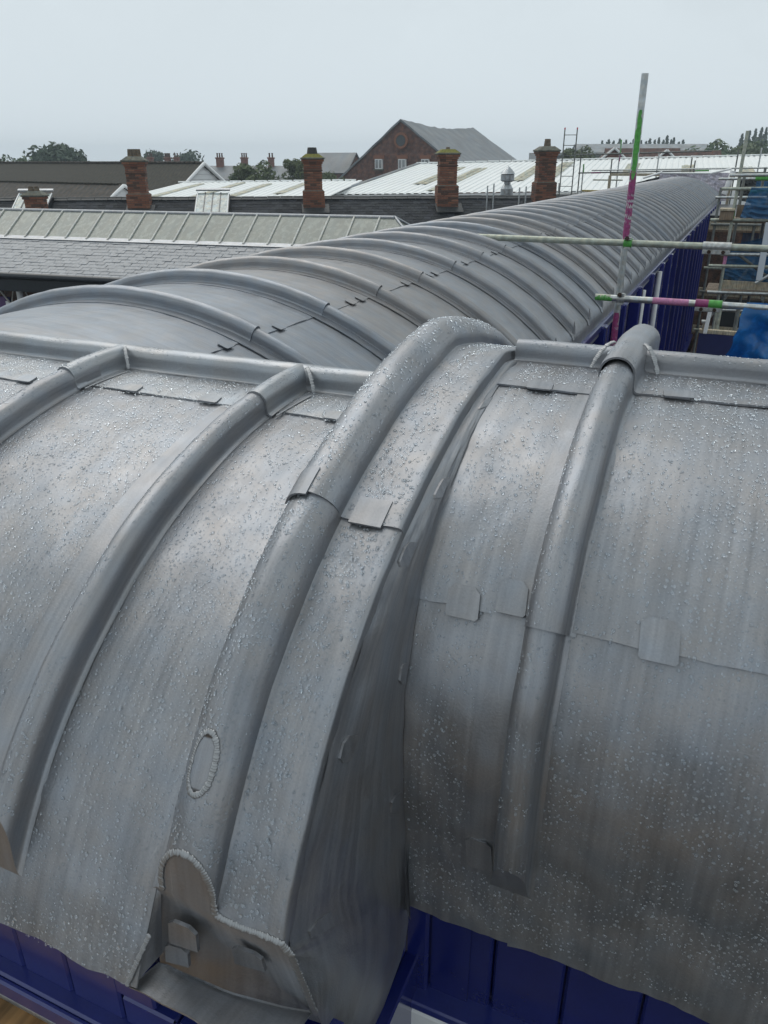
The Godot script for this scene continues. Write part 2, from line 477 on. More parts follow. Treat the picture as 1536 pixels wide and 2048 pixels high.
# ---------------------------------------------------------------- lead work
func dent(c: float, a: float, seed_: int) -> float:
	nz.seed = 100
	var off := seed_ * 17.3
	return nz.get_noise_2d(c * 5.0 + off, a * 5.0) * 0.6 + nz.get_noise_2d(c * 14.0 + off, a * 9.0 + 40.0) * 0.25
func sheet(p: Prof, c0: float, c1: float, a0: float, a1: float, nc: int, na: int, off: float, thick: float, amp: float, seed_: int, wave := 0.0, open := "") -> ArrayMesh:
	var rows := []; var uvs := []
	for i in na + 1:
		var r := PackedVector3Array(); var u := PackedVector2Array()
		for j in nc + 1:
			var c := lerpf(c0, c1, float(j) / nc)
			var t := float(i) / na
			var a := lerpf(a0, a1, t)
			var e := nz.get_noise_2d(c * 9.0 + seed_ * 31.0, 7.0) * wave
			a += e * t * t
			var lift := off + dent(c, a, seed_) * amp * (0.4 + 0.9 * t)
			r.append(P3(p, c, a, lift)); u.append(Vector2(c + seed_ * 0.37, a + seed_ * 0.61))
		rows.append(r); uvs.append(u)
	var mb := MB.new()
	mb.grid(rows, uvs, N3(p, lerpf(a0, a1, 0.5)), thick, open)
	return mb.mesh()
func roll_section(k: float) -> PackedVector2Array:
	var o := PackedVector2Array([Vector2(-0.037, 0.0), Vector2(-0.0315, 0.0008), Vector2(-0.028, 0.0036), Vector2(-0.0266, 0.010)])
	for i in 13:
		var t := deg_to_rad(188.0 - i * (196.0 / 12.0))
		o.append(Vector2(cos(t) * 0.0268, 0.0265 + sin(t) * 0.0265))
	o.append_array([Vector2(0.0266, 0.010), Vector2(0.028, 0.0036), Vector2(0.0315, 0.0008), Vector2(0.037, 0.0)])
	for i in o.size(): o[i] *= k
	return o
# a dressed roll over profile p at axis position c; bev = how far the end is cut back per metre of height
func roll(p: Prof, c: float, a0: float, a1: float, na: int, k: float, off: float, bev0: float, bev1: float, thick: float, seed_: int, cap := true) -> ArrayMesh:
	var sec := roll_section(k)
	var rows := []; var uvs := []
	for i in na + 1:
		var r := PackedVector3Array(); var u := PackedVector2Array()
		var t := float(i) / na
		var per := 0.0
		for j in sec.size():
			if j > 0: per += sec[j].distance_to(sec[j - 1])
			var a := lerpf(a0 + sec[j].y * bev0, a1 - sec[j].y * bev1, t)
			var w := nz.get_noise_2d(a * 7.0 + seed_ * 11.0, j * 0.05) * 0.0016 * k
			var sway := nz.get_noise_1d(a * 2.2 + seed_ * 5.0) * 0.004
			r.append(P3(p, c + sec[j].x * (1.0 + w * 10.0) + sway, a, sec[j].y + off + (w if sec[j].y > 0.01 else 0.0)))
			u.append(Vector2(per * 1.5 + seed_ * 0.13, a + seed_ * 0.29))
		rows.append(r); uvs.append(u)
	var mb := MB.new()
	mb.grid(rows, uvs, N3(p, (a0 + a1) * 0.5), thick, "cd")
	if cap:
		for e in [[0, bev0, -1.0], [na, bev1, 1.0]]:
			if e[1] > 0.0:
				var pts := []
				for q in rows[e[0]]: pts.append(q)
				var d := P3(p, c, a0 + 0.02 if e[2] < 0 else a1 + 0.0, 0) - P3(p, c, a0 + 0.04 if e[2] < 0 else a1 - 0.02, 0)
				mb.poly(pts, d + N3(p, a0 if e[2] < 0 else a1) * 0.02)
	return mb.mesh()
# a folded lead clip lying on the sheet: w along the axis, l down the slope
func clip_mesh(p: Prof, c: float, a: float, w: float, l: float, off: float, skew := 0.0) -> ArrayMesh:
	var hw := w * 0.5; var hl := l * 0.5; var ch := minf(w, l) * 0.2
	var ol := [Vector2(-hw, -hl + ch), Vector2(-hw + ch, -hl), Vector2(hw - ch, -hl), Vector2(hw, -hl + ch), Vector2(hw, hl - ch * 0.4), Vector2(hw - ch * 0.4, hl), Vector2(-hw + ch * 0.3, hl), Vector2(-hw, hl - ch * 0.3)]
	var mb := MB.new()
	var nn := N3(p, a)
	var tp := []
	for q in ol:
		var lift: float = off + nz.get_noise_2d(q.x * 40.0 + c * 31.0, q.y * 40.0 + a * 17.0) * 0.0012
		tp.append(P3(p, c + q.x + q.y * skew, a + q.y, lift))
	mb.poly(tp, nn)
	for i in tp.size():
		var x: Vector3 = tp[i]; var y: Vector3 = tp[(i + 1) % tp.size()]
		mb.quad_f(x, y, y - nn * 0.003, x - nn * 0.003, (x + y) * 0.5 - P3(p, c, a, off))
	return mb.mesh()
func bead_mesh(path: PackedVector3Array, nn: PackedVector3Array, r: float) -> ArrayMesh:
	var mb := MB.new()
	var acc := 0.0
	var gap := r * 0.85
	for i in range(1, path.size()):
		var d := path[i].distance_to(path[i - 1])
		var t := (path[i] - path[i - 1]).normalized()
		while acc <= d:
			var q := path[i - 1].lerp(path[i], acc / maxf(d, 1e-6))
			var up: Vector3 = nn[i]
			var side := t.cross(up).normalized()
			up = side.cross(t).normalized()
			var k := rng.randf_range(0.8, 1.15)
			mb.ball(q + side * rng.randf_range(-0.1, 0.1) * r, Basis(side * r * 1.25 * k, (up * 0.42 + t * 0.30) * r * k, t * r * 0.8 * k), 7, 4)
			acc += gap
		acc -= d
	return mb.mesh()

# ---------------------------------------------------------------- near roofs
const CL := [-2.55, -2.005, -1.462, -0.918]      # rolls of the wide roof
const CR := [-0.1785, 0.4305]                         # rolls of the narrow roof
func ridge_roll(p: Prof, c0: float, c1: float, k: float, off: float, seed_: int) -> ArrayMesh:
	var sec := roll_section(k)
	var rows := []; var uvs := []
	var na := int((c1 - c0) / 0.03) + 2
	for i in na + 1:
		var c := lerpf(c0, c1, float(i) / na)
		var r := PackedVector3Array(); var u := PackedVector2Array()
		for j in sec.size():
			var w := nz.get_noise_2d(c * 6.0 + seed_ * 9.0, j * 0.05) * 0.0022
			r.append(P3(p, c, sec[j].x, sec[j].y + off + (w if sec[j].y > 0.01 else 0.0)))
			u.append(Vector2(j * 0.006, c * 0.8 + seed_))
		rows.append(r); uvs.append(u)
	var mb := MB.new()
	mb.grid(rows, uvs, Vector3.UP)
	return mb.mesh()
func saddle_weld(p: Prof, c: float, sd: float, k: float, off: float) -> ArrayMesh:
	var path := PackedVector3Array(); var nn := PackedVector3Array()
	for i in 9:
		var t := i / 8.0
		path.append(P3(p, c + sd * lerpf(0.026, 0.062, t), lerpf(0.020, 0.056, t), off + lerpf(0.050, 0.006, t * t) * k))
		nn.append(Vector3(sd * 0.3, 0.6, 0.7).normalized())
	return bead_mesh(path, nn, 0.0045)

func near_wide_roof() -> void:
	var t := thing("barrel_roof", "wide near lead barrel roof with rolls left of the raised step", "roof")
	var cs := [-3.1] + CL + [-0.634]
	for i in cs.size() - 1:
		part("lead_sheet", sheet(PL, cs[i], cs[i + 1], 0.10, 1.30, 34, 90, 0.0, 0.003, 0.0032, i + 1, 0.008, "a"), mats.lead, t)
		part("lead_sheet", sheet(PL, cs[i], cs[i + 1], -0.10, -1.30, 14, 40, 0.0, 0.003, 0.003, i + 11, 0.01, "a"), mats.lead, t)
		var fl := 0.205 if i < 3 else 0.177
		part("ridge_flashing", sheet(PL, cs[i] + 0.002, cs[i + 1] - 0.002, -0.2, fl, 24, 24, 0.0045, 0.004, 0.0022, i + 21, 0.004), mats.lead_bright, t)
		for e in [0.30, 0.72]:
			var cc := lerpf(cs[i], cs[i + 1], e)
			if i == 4: cc = lerpf(cs[i], cs[i + 1], 0.62 if e > 0.5 else 0.02)
			if i == 4 and e < 0.5: continue
			part("clip", clip_mesh(PL, cc, fl - 0.014, 0.050, 0.042, 0.0085, 0.2), mats.lead_bright, t)
	part("ridge_roll", ridge_roll(PL, -3.1, -0.60, 1.0, 0.005, 1), mats.lead_bright, t)
	for i in CL.size():
		var c: float = CL[i]
		part("overcloak", sheet(PL, c - 0.105, c - 0.02, 0.16, 1.22, 5, 60, 0.0028, 0.0024, 0.0012, i + 31), mats.lead, t)
		part("roll", roll(PL, c, 0.12, 1.215, 80, 1.0, 0.001, 0.0, 1.8, 0.0, i + 1), mats.lead, t)
		part("roll_sleeve", roll(PL, c, -0.005, 0.205, 16, 1.02, 0.0052, 0.0, 0.0, 0.005, i + 41, false), mats.lead_bright, t)
		part("weld_seam", saddle_weld(PL, c, 1.0, 1.0, 0.007), mats.weld, t)
		var path := PackedVector3Array(); var nn := PackedVector3Array()
		for j in 9:
			path.append(P3(PL, c + 0.049 + 0.012 * j / 8.0, 0.20 - j * 0.017, 0.0065)); nn.append(N3(PL, 0.1))
		part("weld_seam", bead_mesh(path, nn, 0.0028), mats.lead_bright, t)
	# the sheet-metal drip repair at the foot of the step
	var pth := PackedVector3Array(); var n2 := PackedVector3Array()
	for j in 14:
		var q := j / 13.0
		pth.append(P3(PL, lerpf(-0.628, -0.650, q), lerpf(1.215, 1.297, q), 0.003)); n2.append(N3(PL, 1.25))
	part("weld_seam", bead_mesh(pth, n2, 0.0035), mats.lead_bright, t)

func near_narrow_roof() -> void:
	var t := thing("barrel_roof", "narrower near lead barrel roof right of the raised step", "roof")
	var cs := [-0.412] + CR + [1.05, 1.68]
	for i in cs.size() - 1:
		part("lead_sheet", sheet(PR, cs[i], cs[i + 1], 0.63, 1.37, 40, 64, 0.0, 0.003, 0.0065, i + 51, 0.012, "a"), mats.lead, t)
		part("lead_sheet", sheet(PR, cs[i], cs[i + 1], 0.105, 0.715, 40, 50, 0.0045, 0.0042, 0.0026, i + 55, 0.003, "a"), mats.lead, t)
		part("lead_sheet", sheet(PR, cs[i], cs[i + 1], -0.105, -1.26, 14, 40, 0.0, 0.003, 0.003, i + 61, 0.01, "a"), mats.lead, t)
		part("ridge_flashing", sheet(PR, cs[i] + 0.002, cs[i + 1] - 0.002, -0.19, 0.191 if i == 0 else 0.160, 24, 24, 0.009, 0.004, 0.0020, i + 65, 0.004), mats.lead, t)
	part("ridge_roll", ridge_roll(PR, -0.415, 1.68, 0.80, 0.009, 2), mats.lead, t)
	for i in CR.size():
		var c: float = CR[i]
		part("overcloak", sheet(PR, c - 0.089, c - 0.02, 0.69, 1.213, 6, 40, 0.003, 0.0026, 0.0062, i + 51), mats.lead, t)
		part("overcloak", sheet(PR, c - 0.065, c - 0.02, 0.147, 0.705, 5, 40, 0.0075, 0.0022, 0.001, i + 75), mats.lead, t)
		part("roll", roll(PR, c, 0.63, 1.235, 60, 1.05, 0.001, 0.0, 2.2, 0.0, i + 81), mats.lead, t)
		part("roll", roll(PR, c, 0.105, 0.722, 50, 1.17, 0.004, 0.0, 0.0, 0.005, i + 83, false), mats.lead, t)
		part("roll_sleeve", roll(PR, c, -0.315, 0.163, 40, 1.29, 0.009, 0.0, 0.0, 0.004, i + 85, false), mats.lead, t)
		part("roll", roll(PR, c, -0.105, -1.2, 36, 1.0, 0.001, 0.0, 1.0, 0.0, i + 87), mats.lead, t)
		for sd in [-1.0, 1.0]:
			part("weld_seam", saddle_weld(PR, c + sd * 0.004, sd, 1.1, 0.011), mats.weld, t)
	for e in [[-0.3171, 0.7056, 0.0546, 0.0525, 0.0095], [-0.2405, 0.6825, 0.0483, 0.0546, 0.0125], [-0.0137, 0.6993, 0.0567, 0.063, 0.0095], [-0.2405, 1.1655, 0.0462, 0.0693, 0.0075], [-0.3202, 0.1806, 0.0504, 0.042, 0.0135], [-0.063, 0.1491, 0.0546, 0.0378, 0.0135], [0.273, 0.6972, 0.0567, 0.063, 0.0095]]:
		part("clip", clip_mesh(PR, e[0], e[1], e[2], e[3], e[4], 0.1), mats.lead if e[1] < 1.0 else mats.lead, t)

# the raised step between the two roofs: a large roll, a flat top and a tall right-hand face
func PLt(th: float) -> Vector2:
	var r := rad(absf(th), LR, LCO)
	return Vector2(PL.x0 - r * sin(th), -0.5 - LR + r * cos(th))
func PBt(th: float) -> Vector2:
	var r := rad(absf(th), LR, LCO) + 0.128 - 0.128 * absf(th)
	return Vector2(PL.x0 - r * sin(th), -0.5 - LR + r * cos(th))
func step_pt(th: float, c: float, w: float, dn: float) -> Vector3:
	var q := PLt(th).lerp(PBt(th), w)
	var d := PBt(th + 0.012) - PBt(th - 0.012)
	var n := Vector2(d.y, -d.x).normalized()
	c += 0.017 * smoothstep(0.95, 1.12, th) * clampf((c + 0.53) / 0.107, 0.0, 1.0)
	if dn > 0.01: dn = 0.01 + (dn - 0.01) * lerpf(1.0, 0.66, smoothstep(0.55, 1.0, th))
	q += n * dn
	return W(c, q.x, q.y)
func plate_s(h: float, c: float) -> float:
	return 0.600 + (0.05 if h > -0.98 else lerpf(0.15, -0.27, clampf((c + 0.63) / 0.22, 0.0, 1.0))) * (h + 0.98)
func step_strings() -> Array:
	var o := [[-0.642, 0.0, 0.001], [-0.632, 0.0, 0.004], [-0.6265, 0.15, 0.004], [-0.6235, 0.5, 0.004], [-0.6225, 0.9, 0.004]]
	for i in 15:
		var t := deg_to_rad(176.0 - i * (184.0 / 14.0))
		o.append([-0.576 + cos(t) * 0.0465, 1.0, 0.010 + sin(t) * 0.047])
	o.append_array([[-0.5285, 1.0, 0.0015], [-0.521, 1.0, 0.0], [-0.50, 1.0, -0.0012], [-0.478, 1.0, -0.001], [-0.455, 1.0, 0.0], [-0.438, 1.0, 0.0006], [-0.430, 1.0, 0.0], [-0.4255, 1.0, -0.001], [-0.4232, 1.0, -0.003], [-0.4220, 1.0, -0.006], [-0.4216, 1.0, -0.014], [-0.4212, 1.0, -0.026]])
	return o
func step_end(st: Array) -> float:
	var lo := 0.6; var hi := 1.6
	for i in 40:
		var m := (lo + hi) * 0.5
		var q := step_pt(m, st[0], st[1], st[2])
		if -q.z > plate_s(q.y - H, q.x): lo = m
		else: hi = m
	return lo
func step_sheet(t0: float, t1: float, to_plate: bool, lift: float, na: int, seed_: int, thick: float) -> ArrayMesh:
	var st := step_strings()
	var rows := []; var uvs := []
	var ends := []
	for s in st: ends.append(step_end(s))
	for i in na + 1:
		var r := PackedVector3Array(); var u := PackedVector2Array()
		var per := 0.0
		for j in st.size():
			var s: Array = st[j]
			var e: float = ends[j] if to_plate else t1
			var th := lerpf(t0, e, float(i) / na)
			if j > 0: per += absf(s[0] - st[j - 1][0]) + 0.3 * absf(s[2] - st[j - 1][2])
			var dn: float = s[2] + lift + nz.get_noise_2d(th * 9.0 + seed_, s[0] * 14.0) * 0.0022
			r.append(step_pt(th, s[0] + nz.get_noise_1d(th * 3.0 + 1.0) * 0.003, s[1], dn)); u.append(Vector2(per * 1.2 + 0.3 * seed_, th * 1.2))
		rows.append(r); uvs.append(u)
	var mb := MB.new()
	mb.grid(rows, uvs, Vector3(0, 1, 0.4), thick, "cd")
	return mb.mesh()
var face_top := PackedVector3Array()
var face_bot := PackedVector3Array()
func along(p: PackedVector3Array, t: float) -> Vector3:
	var k := clampf(t, 0.0, 0.99999) * (p.size() - 1)
	var i := int(k)
	return p[i].lerp(p[i + 1], k - i)
func face_pt(t: float, w: float, lift := 0.0) -> Vector3:
	var q := along(face_top, t).lerp(along(face_bot, t), w)
	var bulge := sin(w * PI) * 0.006 + nz.get_noise_2d(t * 16.0, w * 5.0) * 0.004
	return q + Vector3(1, 0.12, 0) * (bulge + lift)
func raised_step() -> void:
	var t := thing("roof_step", "raised lead step with a big roll and flat top between the near roofs", "roof step")
	part("capping_sheet", step_sheet(0.42, 0.0, true, 0.0, 90, 1, 0.0), mats.lead, t)
	part("capping_sheet", step_sheet(-0.75, 0.485, false, 0.0055, 90, 5, 0.0055), mats.lead, t)
	for e in [[-0.600, 0.0285, 0.468, 0.052], [-0.484, 0.0, 0.468, 0.058]]:   # clips over the lap
		var rows := []; var uvs := []
		for i in 6:
			var r := PackedVector3Array(); var u := PackedVector2Array()
			for j in 6:
				var c: float = e[0] + (j / 5.0 - 0.5) * e[3]
				var dn := 0.0
				if e[1] > 0.0: dn = 0.010 + sqrt(maxf(0.047 * 0.047 - pow(clampf(c + 0.576, -0.0464, 0.0464), 2.0), 0.0))
				r.append(step_pt(e[2] + (i / 5.0 - 0.5) * 0.046, c, 1.0, dn + 0.0085)); u.append(Vector2(c, i * 0.01))
			rows.append(r); uvs.append(u)
		var mb := MB.new()
		mb.grid(rows, uvs, Vector3(0, 1, 0.5), 0.004)
		part("clip", mb.mesh(), mats.lead, t)
	# side face
	var fend := step_end([-0.4222, 1.0, -0.006])
	for i in 91:
		face_top.append(step_pt(lerpf(-0.6, fend, i / 90.0), -0.4224 + nz.get_noise_1d(lerpf(-0.6, fend, i / 90.0) * 3.0 + 1.0) * 0.003, 1.0, -0.017))
	for q in [W(-0.4075, 0.606, -1.005), W(-0.408, 0.618, -1.05), W(-0.4085, 0.632, -1.10), W(-0.409, 0.648, -1.16), W(-0.4095, 0.664, -1.22), W(-0.410, 0.69, -1.31)]:
		var f0 := face_top[face_top.size() - 1]
		for k in 3: face_top.append(f0.lerp(q, (k + 1) / 3.0))
	for i in 91:
		face_bot.append(P3(PR, -0.404 + 0.010 * smoothstep(30.0, 55.0, i) + 0.014 * smoothstep(60.0, 90.0, i), lerpf(-0.65, 1.218, i / 90.0), 0.004))
	for q in [W(-0.378, 0.972, -1.26), W(-0.380, 0.978, -1.365), W(-0.382, 0.960, -1.44), W(-0.388, 0.86, -1.50), W(-0.396, 0.76, -1.53), W(-0.402, 0.70, -1.54)]:
		var f0 := face_bot[face_bot.size() - 1]
		for k in 3: face_bot.append(f0.lerp(q, (k + 1) / 3.0))
	var rows := []; var uvs := []
	for i in 101:
		var r := PackedVector3Array(); var u := PackedVector2Array()
		for j in 13:
			r.append(face_pt(i / 100.0, j / 12.0)); u.append(Vector2(j * 0.03, i * 0.018))
		rows.append(r); uvs.append(u)
	var mb := MB.new()
	mb.grid(rows, uvs, Vector3.RIGHT, 0.003, "acd")
	part("side_face", mb.mesh(), mats.lead, t)
	for e in [[0.405, 0.30, 0.85, 0.008], [0.515, 0.28, 0.62, 0.010], [0.575, 0.10, 0.36, 0.010], [0.665, 0.80, 0.97, 0.008], [0.715, 0.12, 0.28, 0.009], [0.775, 0.80, 0.95, 0.009], [0.842, 0.12, 0.28, 0.010]]:   # small tabs folded through the face
		var m2 := MB.new()
		var pts := [face_pt(e[0] - e[3], e[1] + 0.06, 0.003), face_pt(e[0] - e[3] * 0.5, e[1], 0.004), face_pt(e[0] + e[3] * 0.6, e[1], 0.004), face_pt(e[0] + e[3], e[1] + 0.06, 0.003), face_pt(e[0] + e[3], e[2], 0.0015), face_pt(e[0] - e[3], e[2], 0.0015)]
		m2.poly(pts, Vector3.RIGHT)
		for i in 6:
			var a: Vector3 = pts[i]; var b: Vector3 = pts[(i + 1) % 6]
			m2.quad_f(a, b, b - Vector3(0.004, 0, 0), a - Vector3(0.004, 0, 0), (a + b) * 0.5 - face_pt(e[0], (e[1] + e[2]) * 0.5))
		part("clip", m2.mesh(), mats.lead, t)
	# lifted edge of the face by the narrow roof
	var m3 := MB.new()
	var f0 := W(-0.374, 0.950, -1.134); var f1 := W(-0.355, 0.924, -1.286); var f2 := W(-0.380, 0.966, -1.32)
	m3.poly([f0, f1, f2], Vector3(0.5, 0.5, 1)); m3.poly([f0 - Vector3(0.002, 0, -0.002), f1 - Vector3(0.002, 0, 0.002), f2 - Vector3(0.002, 0, 0.002)], Vector3(-1, 0, -0.2))
	part("lifted_edge", m3.mesh(), mats.lead_bright, t)
	# end plate and its weld
	var st := step_strings()
	var ends := PackedVector3Array(); var nn := PackedVector3Array()
	for s in st:
		var q := step_pt(step_end(s), s[0], s[1], s[2])
		ends.append(q); nn.append(Vector3(0, 0.6, 0.8))
	var mp := MB.new()
	var low := -1.26
	var ring := PackedVector3Array()
	for i in ends.size() - 4: ring.append(ends[i])
	for q in [W(-0.4075, 0.606, -1.005), W(-0.408, 0.618, -1.05), W(-0.4085, 0.632, -1.10), W(-0.409, 0.648, -1.16), W(-0.4095, 0.664, -1.22), W(-0.410, plate_s(low, -0.41), low), W(-0.630, plate_s(-1.13, -0.63), -1.13)]: ring.append(q)
	var flat := PackedVector2Array()
	for q in ring:
		flat.append(Vector2(q.x, q.y)); mp.v.append(q); mp.n.append(Vector3(0, 0.10, 0.995)); mp.uv.append(Vector2(q.x, q.y))
	var ti := Geometry2D.triangulate_polygon(flat)
	for i in ti.size() / 3: mp.tri_i(ti[3 * i], ti[3 * i + 1], ti[3 * i + 2])
	part("end_plate", mp.mesh(), mats.lead, t)
	var bp := PackedVector3Array(); var bn := PackedVector3Array()
	for i in range(4, ends.size() - 4): bp.append(ends[i] + Vector3(0, 0.001, 0.001)); bn.append(nn[i])
	for q in [W(-0.4075, 0.606, -1.005), W(-0.408, 0.618, -1.05), W(-0.4085, 0.632, -1.10), W(-0.409, 0.648, -1.16), W(-0.4095, 0.664, -1.22)]: bp.append(q + Vector3(0, 0.002, 0.003)); bn.append(Vector3(0.4, 0.4, 0.8))
	part("weld_seam", bead_mesh(bp, bn, 0.0047), mats.weld, t)
	# cheek that turns the wide roof's edge back to the plate
	rows = []; uvs = []
	for i in 13:
		var a := lerpf(1.06, 1.285, i / 12.0)
		var q := P3(PL, -0.6345, a, -0.001)
		var h := q.y - H
		var r := PackedVector3Array(); var u := PackedVector2Array()
		for j in 5:
			r.append(q.lerp(W(-0.629, maxf(plate_s(h, -0.63) + 0.004, -q.z + 0.004), h), j / 4.0)); u.append(Vector2(j * 0.01, a))
		rows.append(r); uvs.append(u)
	var mk := MB.new(); mk.grid(rows, uvs, Vector3.RIGHT)
	part("cheek", mk.mesh(), mats.lead, t)
	# apron below the plate
	rows = []; uvs = []
	for i in 9:
		var r := PackedVector3Array(); var u := PackedVector2Array()
		for j in 17:
			var q := i / 8.0
			var c := lerpf(-0.648 + 0.016 * (1.0 - q), -0.412, j / 16.0)
			var h0 := lerpf(-1.115, -1.215, clampf((c + 0.62) / 0.2, 0.0, 1.0))
			var h1 := -1.117 - 0.06 * smoothstep(-0.55, -0.41, c) + nz.get_noise_1d(c * 9.0) * 0.004
			r.append(W(c, lerpf(plate_s(h0, c) - 0.002, 0.529, q) + nz.get_noise_2d(c * 10.0, q * 2.0) * 0.002, lerpf(h0, h1, sqrt(q)))); u.append(Vector2(c, q * 0.12))
		rows.append(r); uvs.append(u)
	var ma := MB.new()
	ma.grid(rows, uvs, Vector3(0, 0.2, 1), 0.003)
	part("apron", ma.mesh(), mats.lead, t)
	for e in [[-0.588, -1.045, 0.046, 0.044], [-0.600, -1.088, 0.036, 0.034], [-0.484, -1.056, 0.046, 0.042]]:
		var mc := MB.new()
		var hw: float = e[2] * 0.5; var hh: float = e[3] * 0.5
		var pts := []
		for o in [Vector2(-hw, -hh), Vector2(-hw, hh * 0.7), Vector2(-hw * 0.6, hh), Vector2(hw * 0.5, hh * 0.9), Vector2(hw, hh * 0.4), Vector2(hw, -hh * 1.2)]:
			pts.append(W(e[0] + o.x, plate_s(e[1] + o.y, e[0] + o.x) - 0.006, e[1] + o.y))
		mc.poly(pts, Vector3(0, 0.3, 1))
		for i in 6: mc.quad_f(pts[i], pts[(i + 1) % 6], pts[(i + 1) % 6] + Vector3(0, 0, -0.006), pts[i] + Vector3(0, 0, -0.006), (pts[i] + pts[(i + 1) % 6]) * 0.5 - W(e[0], plate_s(e[1], e[0]), e[1]))
		part("clip", mc.mesh(), mats.lead, t)
	# oval welded patch on the big roll
	var op := PackedVector3Array(); var on := PackedVector3Array()
	var oc := []
	for i in 33:
		var a := TAU * i / 32.0
		var ph := deg_to_rad(96.0) - cos(a) * 0.42 * (1.0 if absf(sin(a)) < 0.8 else 0.95)
		var th := 0.835 + signf(sin(a)) * pow(absf(sin(a)), 0.8) * 0.036
		var q := step_pt(th, -0.576 + cos(ph) * 0.049, 1.0, 0.010 + sin(ph) * 0.049)
		op.append(q); on.append((q - step_pt(th, -0.576, 1.0, 0.0)).normalized()); oc.append(q + on[i] * 0.0005)
	part("weld_seam", bead_mesh(op, on, 0.0042), mats.weld, t)
	var mo := MB.new()
	var rows2 := []; var uv2 := []
	for i in 11:
		var r := PackedVector3Array(); var u := PackedVector2Array()
		var th := lerpf(0.801, 0.869, i / 10.0)
		for j in 7:
			var wd := 0.40 * sqrt(maxf(0.0, 1.0 - pow(absf(i / 5.0 - 1.0), 4.0)))
			var ph := deg_to_rad(96.0) + (j / 3.0 - 1.0) * wd
			r.append(step_pt(th, -0.576 + cos(ph) * 0.0492, 1.0, 0.010 + sin(ph) * 0.0492)); u.append(Vector2(j * 0.01, i * 0.01))
		rows2.append(r); uv2.append(u)
	mo.grid(rows2, uv2, Vector3(0, 1, 1))
	part("patch", mo.mesh(), mats.lead, t)

# ---------------------------------------------------------------- long roof
const S1 := 2.5038
const SP := 0.5764
const NRIB := 48
func long_roof() -> void:
	var t := thing("barrel_roof", "long lead barrel roof with many parallel rolls running into the distance", "roof")
	var ae := 1.475     # arc at which rolls stop, short of the eave
	var am := 1.64      # lower end of the lead at the eave
	var lap := 0.62
	var v := 4
	var up := []; var lo := []; var lf := []; var rl := []; var rl2 := []; var oc := []
	for k in v:
		up.append(sheet(PV, -SP * 0.5, SP * 0.5, -0.75, lap, 14, 40, 0.004, 0.004, 0.0034, 101 + k, 0.004, "cd"))
		lo.append(sheet(PV, -SP * 0.5 + 0.001, SP * 0.5 - 0.001, lap - 0.08, am, 14, 40, 0.0, 0.003, 0.003, 111 + k, 0.0, "a"))
		lf.append(sheet(PV, -SP * 0.5, SP * 0.5, -0.70, -am, 10, 26, 0.0, 0.003, 0.003, 121 + k, 0.0, "acd"))
		rl.append(roll(PV, 0.0, -0.9, lap + 0.012, 50, 1.1, 0.004, 0.0, 0.0, 0.006, 131 + k, false))
		rl2.append(roll(PV, 0.0, lap - 0.06, ae, 34, 1.0, 0.001, 0.0, 1.3, 0.0, 141 + k))
		oc.append(sheet(PV, -0.088, -0.03, -0.6, 1.50, 4, 60, 0.0066, 0.0038, 0.0022, 151 + k, 0.0))
	var clips := []
	for k in 3:
		clips.append(clip_mesh(PV, [-0.16, -0.36, -0.27][k], lap - 0.012, 0.05, 0.05, 0.010, 0.0))
	var llo := roll(PV, 0.0, -0.85, -1.3, 20, 1.0, 0.001, 0.0, 1.0, 0.0, 161)
	for i in NRIB:
		var s := S1 + SP * i
		var at := Vector3(0, 0, -s)
		var bay := Vector3(0, 0, -(s - SP * 0.5))
		var k := rng.randi() % v
		var m: Material = mats[["lead", "lead_blue", "lead", "lead_warm", "lead_blue"][rng.randi() % 5]]
		part("lead_sheet", up[k], m, t, bay)
		part("lead_sheet", lo[(k + i) % v], m, t, bay)
		part("lead_sheet", lf[k], m, t, bay)
		part("roll", rl[(k + 1) % v], m, t, at)
		part("roll", rl2[(k + 2) % v], m, t, at)
		part("roll", llo, m, t, at)
		part("overcloak", oc[(k + 1) % v], m, t, at)
		if i < 14:
			part("clip", clips[i % 3], m, t, at)
			if i % 2 == 0: part("clip", clips[(i + 1) % 3], m, t, at)
	part("lead_sheet", sheet(PV, 1.62, S1 - SP + 0.02, -1.2, 1.2, 8, 60, 0.0062, 0.004, 0.0015, 171), mats.lead, t)
	# vertical lead strip at the eave, one length for each pair of bays
	for i in NRIB / 2:
		var s := S1 - SP + SP * 2 * i
		var q := PV.at(am)
		var mb := MB.new()
		mb.box(Vector3.ZERO, Vector3(0.006, 0.05, SP * 2 - 0.006))
		part("eave_strip", mb.mesh(), mats.lead_bright, t, W(q.x + 0.005, s + SP, q.y - 0.012))

